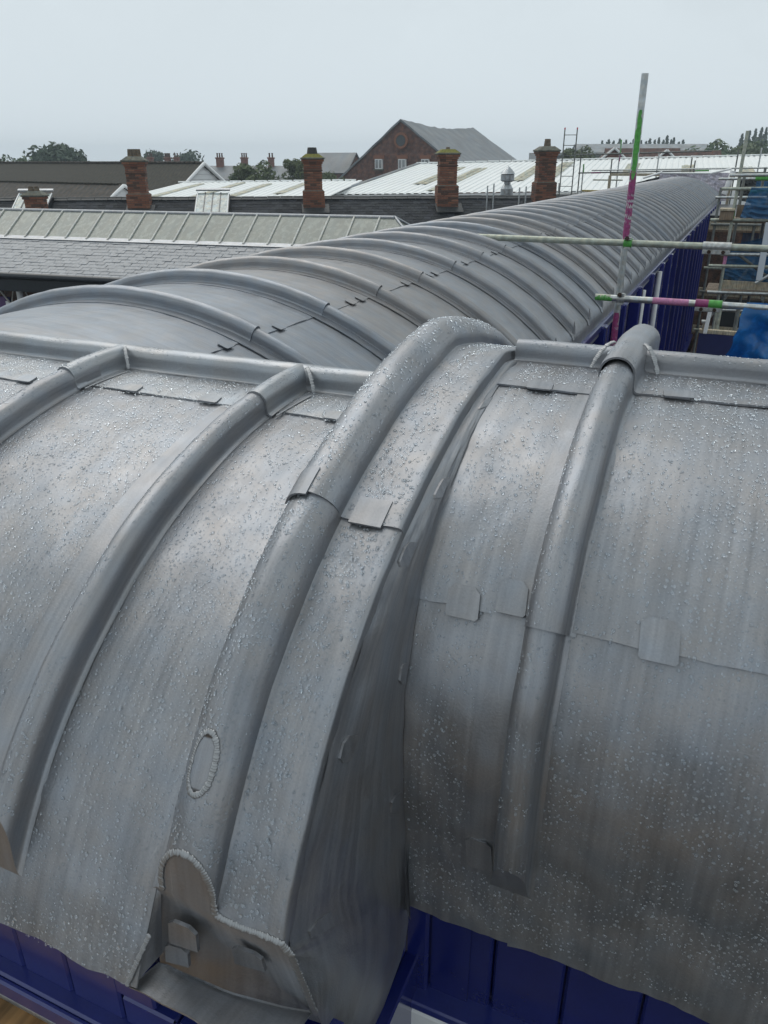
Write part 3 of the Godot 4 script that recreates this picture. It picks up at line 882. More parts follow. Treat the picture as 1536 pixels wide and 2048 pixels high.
# ---------------------------------------------------------------- blue walls
func blue_walls() -> void:
	# fascia and ledge below the wide roof
	var t := thing("fascia", "blue boarded fascia with a ledge under the wide near roof", "fascia")
	var c := -3.1
	while c < -0.42:
		var tall := c < -0.76
		box_part("panel", mats.blue_paint_worn, t, W(c + 0.0565, 0.588, -1.19 if tall else -1.277), Vector3(0.109, 0.24 if tall else 0.066, 0.03), Basis.IDENTITY, 0.004)
		c += 0.113
	box_part("backing", mats.blue_paint, t, W(-1.885, 0.615, -1.19), Vector3(2.43, 0.25, 0.02))
	box_part("backing", mats.blue_paint, t, W(-0.535, 0.615, -1.285), Vector3(0.26, 0.06, 0.02))
	box_part("panel", mats.blue_paint_worn, t, W(-0.700, 0.588, -1.20), Vector3(0.09, 0.085, 0.028), Basis.IDENTITY, 0.004)
	box_part("ledge", mats.blue_paint_worn, t, W(-1.75, 0.576, -1.318), Vector3(2.72, 0.022, 0.056), Basis.IDENTITY, 0.004)
	box_part("ledge_lip", mats.blue_paint_worn, t, W(-1.75, 0.543, -1.330), Vector3(2.72, 0.040, 0.012), Basis.IDENTITY, 0.004)
	# wall under the narrow roof
	t = thing("footbridge_wall", "dark blue panelled wall with a sill under the narrow near roof", "wall")
	c = -0.354
	while c < 1.62:
		box_part("panel", mats.blue_paint, t, W(c + 0.07, 1.034, -1.412), Vector3(0.1355, 0.378, 0.03), Basis.IDENTITY, 0.005)
		c += 0.14
	box_part("backing", mats.blue_paint, t, W(0.63, 1.063, -1.40), Vector3(2.05, 0.44, 0.02))
	box_part("return_wall", mats.blue_paint, t, W(-0.380, 0.84, -1.60), Vector3(0.03, 0.22, 0.42), Basis.IDENTITY, 0.004)
	box_part("corner_post", mats.blue_paint, t, W(-0.370, 1.024, -1.43), Vector3(0.05, 0.38, 0.05), Basis.IDENTITY, 0.006)
	box_part("sill", mats.blue_paint_worn, t, W(0.63, 1.003, -1.598), Vector3(2.07, 0.024, 0.075), Basis.IDENTITY, 0.004)
	t = thing("window_frame", "white frame below the blue sill at the bottom edge", "window frame")
	box_part("head", mats.white_paint, t, W(0.63, 0.992, -1.70), Vector3(2.06, 0.17, 0.05), Basis.IDENTITY, 0.006)
	for k in 5: box_part("mullion", mats.white_paint, t, W(-0.37 + 0.495 * k, 1.0, -2.5), Vector3(0.06, 1.42, 0.06), Basis.IDENTITY, 0.006)
	for k in 4: box_part("pane", mats.window_glass, t, W(-0.12 + 0.495 * k, 1.004, -2.5), Vector3(0.42, 1.40, 0.012))
	box_part("apron_wall", mats.blue_paint, t, W(0.63, 1.03, -3.45), Vector3(2.06, 0.5, 0.06))
	# long wall
	t = thing("footbridge_wall", "long dark blue ribbed side wall under the eave of the long roof", "wall")
	var s0 := 2.3; var s1 := 29.9
	box_part("wall_sheet", mats.blue_wall, t, W(-1.03, (s0 + s1) * 0.5, -2.75), Vector3(0.05, 3.2, s1 - s0))
	var k := 0
	var s := s0 + 0.1
	while s < s1:
		box_part("rib", mats.blue_wall, t, W(-0.945 if k % 2 else -0.975, s, -2.73), Vector3(0.12 if k % 2 else 0.06, 3.05, 0.14 if k % 2 else 0.05), Basis.IDENTITY, 0.012)
		s += 0.58; k += 1
	box_part("eave_beam", mats.blue_paint_worn, t, W(-0.962, (s0 + s1) * 0.5, -1.215), Vector3(0.085, 0.06, s1 - s0), Basis.IDENTITY, 0.008)
	box_part("bottom_rail", mats.blue_paint_worn, t, W(-0.93, (s0 + s1) * 0.5, -4.33), Vector3(0.20, 0.10, s1 - s0), Basis.IDENTITY, 0.01)
	box_part("bottom_web", mats.blue_paint, t, W(-1.0, (s0 + s1) * 0.5, -4.62), Vector3(0.06, 0.5, s1 - s0))
	for e in [["white drain pipe on the blue wall, the farther of the two", 10.95, -1.30, -2.05], ["white drain pipe on the blue wall, the nearer of the two", 9.2, -1.30, -2.2]]:
		var d := thing("drain_pipe", e[0], "pipe", W(-0.925, e[1], e[3]), 0.0, "white pipes on the blue wall")
		tube_part("pipe", mats.white_paint, d, Vector3(0, 0, 0), Vector3(0, e[2] - e[3], 0), 0.034, 14)
		box_part("bracket", mats.white_paint, d, Vector3(-0.02, (e[2] - e[3]) * 0.5, 0), Vector3(0.05, 0.03, 0.085))
	# deck, left wall and legs of the bridge
	t = thing("footbridge_deck", "footbridge deck and its legs below the blue walls", "bridge")
	box_part("deck", mats.old_timber, t, W(-2.25, 16.0, -4.72), Vector3(2.4, 0.2, 28.0))
	box_part("deck", mats.old_timber, t, W(-1.0, 1.6, -4.72), Vector3(5.0, 0.2, 1.5))
	box_part("left_wall", mats.blue_paint, t, W(-3.50, 16.0, -2.9), Vector3(0.06, 3.5, 28.0))
	for e in [[-3.4, 3.0], [-1.1, 3.0], [-3.4, 16.0], [-1.1, 16.0], [-3.4, 29.0], [-1.1, 29.0], [1.3, 1.6], [-3.3, 1.2]]:
		box_part("leg", mats.blue_paint, t, W(e[0], e[1], -5.95), Vector3(0.22, 2.5, 0.22))
	for e in [[-3.0, 0.66], [-0.42, 0.66], [-0.30, 1.05], [1.5, 1.05], [1.5, 2.3], [-3.0, 2.45]]:
		box_part("post", mats.blue_paint, t, W(e[0], e[1], -2.95), Vector3(0.08, 3.35, 0.08))

# ---------------------------------------------------------------- rain drops
func drops() -> void:
	var mb := MB.new()
	mb.ball(Vector3.ZERO, Basis(Vector3.RIGHT, Vector3.UP * 0.5, Vector3.BACK), 9, 6)
	var dm := mb.mesh()
	var place := func(list: Array, q: Vector3, n: Vector3, r: float, run: float) -> void:
		var e := n.cross(Vector3.RIGHT).normalized()
		var x := e.cross(n).normalized()
		var a := rng.randf() * 0.6 - 0.3
		var bs := Basis((x * cos(a) + e * sin(a)) * r, n * r * rng.randf_range(0.5, 0.75), (e * cos(a) - x * sin(a)) * r * run)
		list.append(Transform3D(bs, q))
	var size := func() -> float:
		var u := rng.randf()
		return 0.0009 + 0.0011 * u + 0.0012 * pow(u, 8.0)
	for e in [["wide near", PL, -1.95, -0.645, -0.03, 1.295, 0.0076, "clear rain drops beading on the wide near lead roof"], ["narrow near", PR, -0.385, 0.65, -0.03, 1.34, 0.008, "clear rain drops beading on the narrow near lead roof"]]:
		var xf := []
		var p: Prof = e[1]
		var c: float = e[2]
		while c < e[3]:
			var a: float = e[4]
			while a < e[5]:
				var cc: float = c + rng.randf() * e[6]
				var aa: float = a + rng.randf() * e[6]
				a += e[6]
				var dens := 0.72 + 0.35 * nz.get_noise_2d(cc * 3.0, aa * 3.0 + 50.0)
				if rng.randf() > dens: continue
				var lift := 0.0012
				var near_roll := false
				for q in CL + CR:
					if absf(cc - q) < 0.036 and aa > 0.02 and aa < 1.225: near_roll = true
				if near_roll: continue
				if absf(aa) < 0.022: lift = (0.057 if p == PL else 0.051) - 19.0 * aa * aa
				elif absf(aa) < 0.04: continue
				elif p == PL and aa < 0.20: lift = 0.0058
				elif p == PR and aa < 0.168: lift = 0.0105
				elif p == PR and aa < 0.714: lift = 0.0058
				place.call(xf, P3(p, cc, aa, lift), N3(p, aa), size.call(), rng.randf_range(0.9, 1.35))
			c += e[6]
		for q in (CL if p == PL else CR):       # on the rolls
			for i in 900:
				var ph := rng.randf_range(-1.15, 1.15)
				var aa := rng.randf_range(0.05, 1.12)
				var k := 1.0
				var lf := 0.001
				if p == PR: k = 1.05
				if p == PR and aa < 0.72: k = 1.17; lf = 0.004
				if p == PL and aa < 0.2: k = 1.02; lf = 0.0052
				if p == PR and aa < 0.16: k = 1.29; lf = 0.009
				var nn := (N3(p, aa) * cos(ph) + Vector3.RIGHT * sin(ph)).normalized()
				place.call(xf, P3(p, q + sin(ph) * 0.0268 * k, aa, lf + (0.0265 + cos(ph) * 0.0265) * k), nn, size.call(), 1.1)
		var o := copies("rain_drops", dm, mats.water, self, xf)
		tag(o, e[7], "rain drops")
	var xs := []
	for i in 7500:
		var th := rng.randf_range(-0.3, 1.12)
		var c := rng.randf_range(-0.622, -0.428)
		var dn := 0.0
		var nn := Vector3.ZERO
		var d := PBt(th + 0.01) - PBt(th - 0.01)
		var n2 := Vector2(d.y, -d.x).normalized()
		var up := Vector3(0, n2.y, -n2.x)
		nn = up
		if c < -0.531:
			var q := clampf((c + 0.576) / 0.0465, -0.99, 0.99)
			dn = 0.010 + sqrt(1.0 - q * q) * 0.047
			nn = (up * sqrt(1.0 - q * q) + Vector3.RIGHT * q).normalized()
		if th < 0.485: dn += 0.0055
		if th < 0.35 and rng.randf() < 0.4: continue
		var chk := step_pt(th, c, 1.0, dn)
		if -chk.z < plate_s(chk.y - H, chk.x) + 0.006: continue
		place.call(xs, step_pt(th, c + nz.get_noise_1d(th * 3.0 + 1.0) * 0.003, 1.0, dn + 0.0008), nn, size.call() * 1.05, rng.randf_range(0.9, 1.3))
	var o2 := copies("rain_drops", dm, mats.water, self, xs)
	tag(o2, "clear rain drops beading on the raised lead step", "rain drops")

# ---------------------------------------------------------------- canopy and station building
func canopy() -> void:
	var t := thing("platform_canopy", "platform canopy with grey slates and a patent-glazed ridge left of the long roof", "canopy", W(-15.785, 13.471, -H), deg_to_rad(6.5))
	var ye := H - 2.365; var yb := H - 1.725; var yt := H - 1.17
	var L0 := -7.0; var L1 := 9.6
	var mid := (L0 + L1) * 0.5; var ln := L1 - L0
	var sl := Vector2(1.5, yb - ye)
	var ang := sl.angle()
	var bs := Basis(Vector3.RIGHT, ang)        # tilts the local -z direction upwards
	# boarding below the slates
	box_part("boarding", mats.old_timber, t, Vector3(mid, (ye + yb) * 0.5 - 0.03, -0.75), Vector3(ln, 0.03, sl.length()), bs)
	var sm := MB.new()
	sm.cbox(Vector3.ZERO, Vector3(0.224, 0.007, 0.205), 0.002, Basis(Vector3.RIGHT, ang - 0.035))
	var slate := sm.mesh()
	var rows := 12
	var gauge := sl.length() / rows
	var all := []
	for r in rows:
		var d := (r + 0.35) * gauge
		var y := ye + sin(ang) * d + 0.008
		var z := -cos(ang) * d
		var x := L0 + (0.115 if r % 2 else 0.0)
		while x < L1:
			all.append([x, Vector3(x + rng.randf_range(-0.006, 0.006), y + rng.randf_range(-0.002, 0.003), z + rng.randf_range(-0.006, 0.006)), r])
			x += 0.23
	var rest := []
	var n := 0
	for e in all:
		var show: bool = e[0] > -2.9 and e[0] < 5.3 - 0.0
		if e[0] > 3.4 and e[2] < 5: show = false
		if e[0] < -0.4 and e[2] < 1 and e[0] < -1.6: show = false
		if show and n < 300 and (e[0] < 3.2):
			part("slate", slate, mats[["slate_a", "slate_b", "slate_c"][rng.randi() % 3]], t, e[1]); n += 1
		else:
			rest.append(Transform3D(Basis(Vector3.UP, rng.randf_range(-0.01, 0.01)), e[1]))
	copies("slates", slate, mats.slate_a, t, rest)
	# lead flashing, glazing and its bars
	box_part("flashing", mats.lead_bright, t, Vector3(mid, yb + 0.012, -1.46), Vector3(ln, 0.012, 0.16), bs)
	var g := Vector2(0.8, yt - yb)
	var ga := g.angle()
	var gb := Basis(Vector3.RIGHT, ga)
	var x := L0
	var hip := 8.95
	var pane := MB.new(); pane.box(Vector3.ZERO, Vector3(0.565, 0.008, g.length()), gb)
	var bar := MB.new(); bar.cbox(Vector3.ZERO, Vector3(0.045, 0.045, g.length() + 0.08), 0.008, gb)
	var pm := pane.mesh(); var bm := bar.mesh()
	while x < hip - 0.1:
		part("glazing_bar", bm, mats.glazing_bar, t, Vector3(x, (yb + yt) * 0.5 + 0.035, -1.9))
		if x + 0.6 < hip: part("pane", pm, mats.wired_glass, t, Vector3(x + 0.30, (yb + yt) * 0.5 + 0.02, -1.9))
		x += 0.60
	# hipped end of the glazing
	var hp := MB.new()
	hp.poly([Vector3(8.6, yb + 0.02, -1.5), Vector3(hip + 0.75, yb + 0.02, -1.5), Vector3(hip, yt + 0.02, -2.3), Vector3(8.6, yt + 0.02, -2.3)], Vector3(0, 1, 1))
	part("pane", hp.mesh(), mats.wired_glass, t)
	var h2 := MB.new()
	h2.poly([Vector3(hip + 0.75, yb + 0.02, -1.5), Vector3(hip + 0.75, yb + 0.02, -3.2), Vector3(hip, yt + 0.02, -2.4)], Vector3(1, 1, 0))
	part("pane", h2.mesh(), mats.wired_glass, t)
	for e in [-1.5, -3.2]:
		var hb := MB.new(); hb.tube(Vector3(hip, yt + 0.04, -2.33), Vector3(hip + 0.78, yb + 0.04, e), 0.03, 8)
		part("glazing_bar", hb.mesh(), mats.lead_bright, t)
	var rc := MB.new(); rc.cbox(Vector3.ZERO, Vector3(hip - L0, 0.07, 0.16), 0.02)
	part("ridge_cap", rc.mesh(), mats.lead_bright, t, Vector3((L0 + hip) * 0.5, yt + 0.035, -2.36))
	var bk := MB.new(); bk.poly([Vector3(L0, yt, -2.4), Vector3(hip, yt, -2.4), Vector3(hip + 0.75, yb, -3.2), Vector3(L0, yb, -3.2)], Vector3(0, 1, -1))
	bk.poly([Vector3(L0, yb, -3.2), Vector3(L1, yb, -3.2), Vector3(L1, ye, -4.7), Vector3(L0, ye, -4.7)], Vector3(0, 1, -1))
	part("rear_slope", bk.mesh(), mats.slate_c, t)
	# gutter and valance
	var gu := MB.new()
	gu.tube(Vector3(L0, ye - 0.05, 0.09), Vector3(L1, ye - 0.05, 0.09), 0.075, 10)
	part("gutter", gu.mesh(), mats.iron_gutter, t)
	box_part("valance", mats.iron_gutter, t, Vector3(mid, ye - 0.24, 0.0), Vector3(ln, 0.34, 0.05))
	for cx in [-5.3, -0.05, 5.2]:
		var cl := MB.new()
		cl.lathe(Vector3(cx, 0, -0.55), [[0.16, 0.0], [0.16, 0.3], [0.10, 0.4], [0.085, 3.4], [0.12, 3.45], [0.12, 3.55], [0.08, 3.6], [0.075, 4.7]], 14)
		part("column", cl.mesh(), mats.white_paint, t)
		for sd in [-1.0, 1.0]:
			var br := MB.new()
			br.tube(Vector3(cx, 3.6, -0.55), Vector3(cx + sd * 0.75, 4.55, -0.55), 0.022, 8)
			br.tube(Vector3(cx, 4.35, -0.55), Vector3(cx + sd * 0.75, 4.55, -0.55), 0.018, 8)
			br.tube(Vector3(cx + sd * 0.30, 4.0, -0.55), Vector3(cx + sd * 0.16, 4.4, -0.55), 0.014, 8)
			part("bracket", br.mesh(), mats.glazing_bar, t)
	box_part("rear_wall", mats.brown_brick, t, Vector3(mid, 2.4, -3.2), Vector3(ln, 4.7, 0.3))
	for k in 6:
		box_part("door", mats.blue_paint, t, Vector3(-5.5 + k * 2.3, 1.9, -3.02), Vector3(1.1, 3.6, 0.08))
	var sg := thing("platform_sign", "small purple and white sign hanging under the platform canopy", "sign", W(-15.785, 13.471, -H) , deg_to_rad(6.5))
	box_part("board", M("sign_purple", 0.10, 0.05, 0.16, 0.5), sg, Vector3(-0.75, 3.95, -0.6), Vector3(0.5, 0.45, 0.05), Basis.IDENTITY, 0.01)
	box_part("strip", mats.white_paint, sg, Vector3(-0.48, 3.92, -0.57), Vector3(0.10, 0.3, 0.03))
	for k in 2: box_part("hanger", mats.iron_gutter, sg, Vector3(-0.92 + 0.34 * k, 4.42, -0.6), Vector3(0.02, 0.52, 0.02))

func chimney(parent: Node3D, at: Vector3, sh: float, kind: int) -> void:
	var t := Node3D.new()
	t.name = "chimney"; parent.add_child(t, true); t.position = at
	var z := H + sh
	var cn := "brick_a brick_b brick_c brick_a brick_b brick_d".split(" ")
	if kind == 3: cn = "brick_b brick_d brick_d brick_a brick_b brick_d".split(" ")
	var w := 0.62; var d := 0.50
	var lv := [[-1.75, -0.95, 0.75, 0.62], [-0.95, -0.10, w, d], [-0.10, -0.03, 0.68, 0.56], [-0.03, 0.045, 0.76, 0.64]]
	if kind == 4: lv = [[-1.2, -0.22, 0.60, 0.46], [-0.22, -0.14, 0.68, 0.54]]
	var bmesh := {}
	for e in lv:
		box_part("core", mats.mortar, t, Vector3(0, z + (e[0] + e[1]) * 0.5, 0), Vector3(e[2] - 0.03, e[1] - e[0], e[3] - 0.03))
		var n := int(round((e[1] - e[0]) / 0.075))
		var ch: float = (e[1] - e[0]) / n
		for i in n:
			var y: float = z + e[0] + (i + 0.5) * ch
			for sd in 4:
				var l: float = e[2] if sd % 2 == 0 else e[3]
				var o: float = e[3] if sd % 2 == 0 else e[2]
				var k := int(round(l / 0.225)) if (i + sd) % 2 == 0 else int(round(l / 0.225)) + 1
				for j in k:
					var u0: float = -l * 0.5 + l * j / k
					var ll: float = l / k - 0.012
					if (i + sd) % 2 == 1:
						u0 = -l * 0.5 + (0.0 if j == 0 else l / (k - 1) * (j - 0.5))
						ll = (l / (k - 1) * (0.5 if j == 0 or j == k - 1 else 1.0)) - 0.012
					var key := "%.3f" % ll
					if not bmesh.has(key):
						var b := MB.new(); b.cbox(Vector3.ZERO, Vector3(ll, ch - 0.012, 0.06), 0.004)
						bmesh[key] = b.mesh()
					var q := part("brick", bmesh[key], mats[cn[rng.randi() % 6]], t)
					var rot := sd * PI / 2
					q.rotation.y = rot
					q.position = Vector3(0, y, 0) + Basis(Vector3.UP, rot) * Vector3(u0 + ll * 0.5 + 0.006, 0, o * 0.5 - 0.03 + rng.randf_range(-0.002, 0.003))
	var top: float = z + lv[lv.size() - 1][1]
	var tw: float = lv[lv.size() - 1][2]; var td: float = lv[lv.size() - 1][3]
	if kind != 4:
		box_part("ledge", mats.cap_stone, t, Vector3(0, z - 0.945, 0), Vector3(0.70, 0.035, 0.57), Basis.IDENTITY, 0.012)
		box_part("band", mats.brick_d, t, Vector3(0, z - 0.30, 0), Vector3(0.66, 0.05, 0.54), Basis.IDENTITY, 0.01)
	box_part("cap", mats.cap_stone, t, Vector3(0, top + 0.03, 0), Vector3(tw + 0.06, 0.06, td + 0.06), Basis.IDENTITY, 0.015)
	var f := MB.new()
	var r0 := [Vector3(-tw * 0.5, top + 0.06, -td * 0.5), Vector3(tw * 0.5, top + 0.06, -td * 0.5), Vector3(tw * 0.5, top + 0.06, td * 0.5), Vector3(-tw * 0.5, top + 0.06, td * 0.5)]
	var r1 := []
	for q in r0: r1.append(Vector3(q.x * 0.58, top + 0.17, q.z * 0.58))
	for i in 4: f.quad_f(r0[i], r0[(i + 1) % 4], r1[(i + 1) % 4], r1[i], (r0[i] + r0[(i + 1) % 4]) * Vector3(1, 0, 1))
	f.poly(r1, Vector3.UP)
	part("flaunching", f.mesh(), mats.cap_moss if kind in [2, 5] else mats.cap_stone, t)
	var pots: Array = {1: [[-0.12, 0.10], [0.02, 0.10], [0.15, 0.09]], 2: [[0.0, 0.19]], 5: [[0.0, 0.08]], 3: [[0.0, 0.13]], 4: [[-0.09, 0.10], [0.09, 0.10]]}[kind]
	for e in pots:
		var pt := MB.new()
		var hh: float = {1: 0.26, 2: 0.24, 5: 0.11, 3: 0.27, 4: 0.17}[kind]
		pt.lathe(Vector3(e[0], top + 0.13, 0), [[e[1], 0.0], [e[1] * 0.92, hh * 0.4], [e[1] * 0.78, hh], [e[1] * 0.6, hh], [e[1] * 0.6, hh - 0.1], [0.0, hh - 0.1]], 6 if kind == 2 else 12)
		part("pot", pt.mesh(), mats.pot_dark if kind == 2 else mats.pot_clay, t)

func station_building() -> void:
	var t := thing("station_building", "station building with a dark slate roof and five brick chimneys behind the canopy", "building", W(-16.08, 24.735, -H), deg_to_rad(30))
	var yr := H - 1.19
	var pitch := deg_to_rad(29)
	var run := 3.4
	var L0 := -12.5; var L1 := 14.0
	var ye := yr - run * tan(pitch)
	var mid := (L0 + L1) * 0.5
	box_part("wall", mats.brown_brick, t, Vector3(mid, ye * 0.5, 0), Vector3(L1 - L0 - 0.4, ye, run * 2 - 0.6))
	var b := MB.new()
	b.poly([Vector3(L0, yr - 0.05, 0), Vector3(L1, yr - 0.05, 0), Vector3(L1, ye - 0.05, run), Vector3(L0, ye - 0.05, run)], Vector3(0, 1, 1))
	b.poly([Vector3(L0, yr - 0.05, 0), Vector3(L1, yr - 0.05, 0), Vector3(L1, ye - 0.05, -run), Vector3(L0, ye - 0.05, -run)], Vector3(0, 1, -1))
	for x in [L0, L1]: b.poly([Vector3(x, yr - 0.05, 0), Vector3(x, ye - 0.05, run), Vector3(x, ye - 0.05, -run)], Vector3(signf(x), 0, 0))
	part("boarding", b.mesh(), mats.old_timber, t)
	var sm := MB.new()
	sm.cbox(Vector3.ZERO, Vector3(0.244, 0.009, 0.26), 0.003, Basis(Vector3.RIGHT, pitch - 0.04))
	var xf := []; var cols := []
	var slope := run / cos(pitch)
	for r in int(slope / 0.16):
		var d := (r + 0.5) * 0.16
		var x := L0 + (0.125 if r % 2 else 0.0)
		while x < L1:
			xf.append(Transform3D(Basis.IDENTITY, Vector3(x + rng.randf_range(-0.006, 0.006), yr - sin(pitch) * d + rng.randf_range(-0.003, 0.004), cos(pitch) * d)))
			var k := rng.randf_range(0.6, 1.25)
			cols.append(Color(k, k, k * rng.randf_range(0.97, 1.06)))
			x += 0.25
	copies("slates", sm.mesh(), mats.dark_slate, t, xf, cols)
	var rt := MB.new()
	rt.cbox(Vector3(0, -0.03, 0.06), Vector3(0.445, 0.022, 0.15), 0.006, Basis(Vector3.RIGHT, 0.6))
	rt.cbox(Vector3(0, -0.03, -0.06), Vector3(0.445, 0.022, 0.15), 0.006, Basis(Vector3.RIGHT, -0.6))
	rt.tube(Vector3(-0.222, 0.0, 0), Vector3(0.222, 0.0, 0), 0.035, 8)
	var rm := rt.mesh()
	var x := L0 + 0.22
	while x < L1:
		part("ridge_tile", rm, mats.ridge_tile, t, Vector3(x, yr + 0.045 + rng.randf_range(-0.008, 0.008), 0))
		x += 0.452
	for e in [[-3.72, -0.06, 1], [2.22, 0.02, 2], [6.92, 0.17, 5], [10.45, 0.27, 3]]:
		chimney(t, Vector3(e[0], 0, 0.38), e[1], e[2])
		var sk := MB.new()      # lead and cement skirt where the chimney meets the roof
		sk.cbox(Vector3.ZERO, Vector3(0.95, 0.03, 0.55), 0.01, Basis(Vector3.RIGHT, pitch))
		part("flashing", sk.mesh(), mats.ridge_tile, t, Vector3(e[0] + 0.05, yr - 0.30, 0.72))
	chimney(t, Vector3(-6.85, 0, 1.35), -0.90, 4)
	for e in [-1.25, -7.2]:     # patent-glazed rooflights
		var fr := Basis(Vector3.RIGHT, pitch - 0.10)
		var cy := yr - 0.30; var cz := 0.72
		for k in 4:
			var pn := MB.new(); pn.box(Vector3.ZERO, Vector3(0.24, 0.01, 1.45), fr)
			part("rooflight_pane", pn.mesh(), mats.pale_glass, t, Vector3(e - 0.4 + k * 0.265, cy + 0.20, cz))
		for k in 5:
			var br := MB.new(); br.box(Vector3.ZERO, Vector3(0.03, 0.04, 1.5), fr)
			part("rooflight_bar", br.mesh(), mats.white_paint if k in [0, 4] else mats.iron_gutter, t, Vector3(e - 0.53 + k * 0.265, cy + 0.205, cz))
		for sd in [-1, 1]:
			box_part("rooflight_cheek", mats.black_sheet, t, Vector3(e + sd * 0.555, cy + 0.06, cz), Vector3(0.03, 0.26, 1.45), fr)
		box_part("rooflight_head", mats.lead_bright, t, Vector3(e, cy + 0.60, cz - 0.74), Vector3(1.16, 0.05, 0.12), fr)

# ---------------------------------------------------------------- white sheds
func corrugated(a: Vector3, b: Vector3, c: Vector3, d: Vector3, pitch: float, deep: float) -> ArrayMesh:   # a-b along the ridge, d-c along the eave
	var n := int(a.distance_to(b) / pitch)
	var nn := (b - a).cross(d - a).normalized()
	if nn.y < 0: nn = -nn
	var mb := MB.new()
	var pr := [0.0, 0.30, 0.40, 0.9]
	var hs := [0.0, 0.0, 1.0, 1.0]
	for i in n:
		for k in 4:
			var t0: float = (i + pr[k]) / n
			var t1: float = (i + (pr[k + 1] if k < 3 else 1.0)) / n
			var h0: float = hs[k] * deep
			var h1: float = (hs[k + 1] if k < 3 else 0.0) * deep
			mb.quad_f(a.lerp(b, t0) + nn * h0, a.lerp(b, t1) + nn * h1, d.lerp(c, t1) + nn * h1, d.lerp(c, t0) + nn * h0, nn)
	return mb.mesh()
func white_sheds() -> void:
	var t := thing("shed", "large white corrugated shed behind the right-hand chimneys", "shed")
	var a := W(-18.05, 46.03, -0.136); var b := W(4.5, 56.3, 0.40); var d := W(-19.05, 36.5, -1.508); var c := W(6.5, 46.0, -1.10)
	part("roof_slope", corrugated(a, b, c, d, 0.33, 0.035), mats.white_roof, t)
	var nn := (b - a).cross(d - a).normalized()
	if nn.y < 0: nn = -nn
	for e in [[0.11, 0.20, 0.75], [0.165, 0.25, 0.95], [0.29, 0.15, 0.7], [0.345, 0.1, 0.6], [0.50, 0.2, 0.55], [0.62, 0.3, 0.6], [0.74, 0.4, 0.75], [0.84, 0.4, 0.75]]:
		var q0 := a.lerp(b, e[0]); var q1 := a.lerp(b, e[0] + 0.028)
		var r0 := d.lerp(c, e[0]); var r1 := d.lerp(c, e[0] + 0.028)
		part("rooflight_sheet", corrugated(q0.lerp(r0, e[1]) + nn * 0.04, q1.lerp(r1, e[1]) + nn * 0.04, q1.lerp(r1, e[2]) + nn * 0.04, q0.lerp(r0, e[2]) + nn * 0.04, 0.33, 0.03), mats.rooflight_cream, t)
	var i := 0.004
	var rm := MB.new(); rm.cbox(Vector3.ZERO, Vector3(0.62, 0.07, 0.34), 0.02)
	var rmm := rm.mesh()
	var bs := Basis.looking_at((b - a).cross(Vector3.UP).normalized())
	while i < 1.0:
		var o := part("ridge_piece", rmm, mats.white_roof, t, a.lerp(b, i) + Vector3(0, 0.06, 0)); o.basis = bs
		i += 0.70 / a.distance_to(b)
	var vb := MB.new(); vb.tube(a + Vector3(0, 0.05, 0), d + Vector3(0, 0.05, 0), 0.07, 6); part("verge", vb.mesh(), mats.far_grey, t)
	var back := MB.new(); back.quad_f(a, b, b + Vector3(-2, -1.6, -10), a + Vector3(-1, -1.6, -10), Vector3.UP); part("rear_slope", back.mesh(), mats.white_roof, t)
	var w := MB.new()
	w.poly([d, a, Vector3(a.x, 0, a.z), Vector3(d.x, 0, d.z)], Vector3.LEFT)
	w.poly([d + Vector3(0, -0.02, 0), c + Vector3(0, -0.02, 0), Vector3(c.x, 0, c.z), Vector3(d.x, 0, d.z)], Vector3.BACK)
	w.poly([a, a + Vector3(-1, -1.6, -10), Vector3(a.x - 1, 0, a.z - 10), Vector3(a.x, 0, a.z)], Vector3.LEFT)
	part("wall", w.mesh(), mats.white_paint, t)
	t = thing("shed", "smaller white corrugated shed between the two left-hand chimneys", "shed")
	a = W(-28.6, 37.4, -1.07); b = W(-19.6, 41.4, -0.96); d = W(-25.8, 28.67, -1.56); c = W(-17.2, 32.4, -1.50)
	part("roof_slope", corrugated(a, b, c, d, 0.33, 0.035), mats.white_roof, t)
	nn = (b - a).cross(d - a).normalized()
	if nn.y < 0: nn = -nn
	for e in [[0.12, 0.15, 0.9], [0.33, 0.1, 0.95], [0.50, 0.2, 0.9], [0.7, 0.15, 0.8]]:
		var q0 := a.lerp(b, e[0]); var q1 := a.lerp(b, e[0] + 0.05)
		var r0 := d.lerp(c, e[0]); var r1 := d.lerp(c, e[0] + 0.05)
		part("rooflight_sheet", corrugated(q0.lerp(r0, e[1]) + nn * 0.04, q1.lerp(r1, e[1]) + nn * 0.04, q1.lerp(r1, e[2]) + nn * 0.04, q0.lerp(r0, e[2]) + nn * 0.04, 0.33, 0.03), mats.rooflight_cream, t)
	i = 0.01
	bs = Basis.looking_at((b - a).cross(Vector3.UP).normalized())
	while i < 1.0:
		var o := part("ridge_piece", rmm, mats.white_roof, t, a.lerp(b, i) + Vector3(0, 0.05, 0)); o.basis = bs
		i += 0.70 / a.distance_to(b)
	w = MB.new()
	w.poly([d, a, Vector3(a.x, 0, a.z), Vector3(d.x, 0, d.z)], Vector3.LEFT)
	w.poly([d + Vector3(0, -0.02, 0), c + Vector3(0, -0.02, 0), Vector3(c.x, 0, c.z), Vector3(d.x, 0, d.z)], Vector3.BACK)
	part("wall", w.mesh(), mats.white_paint, t)

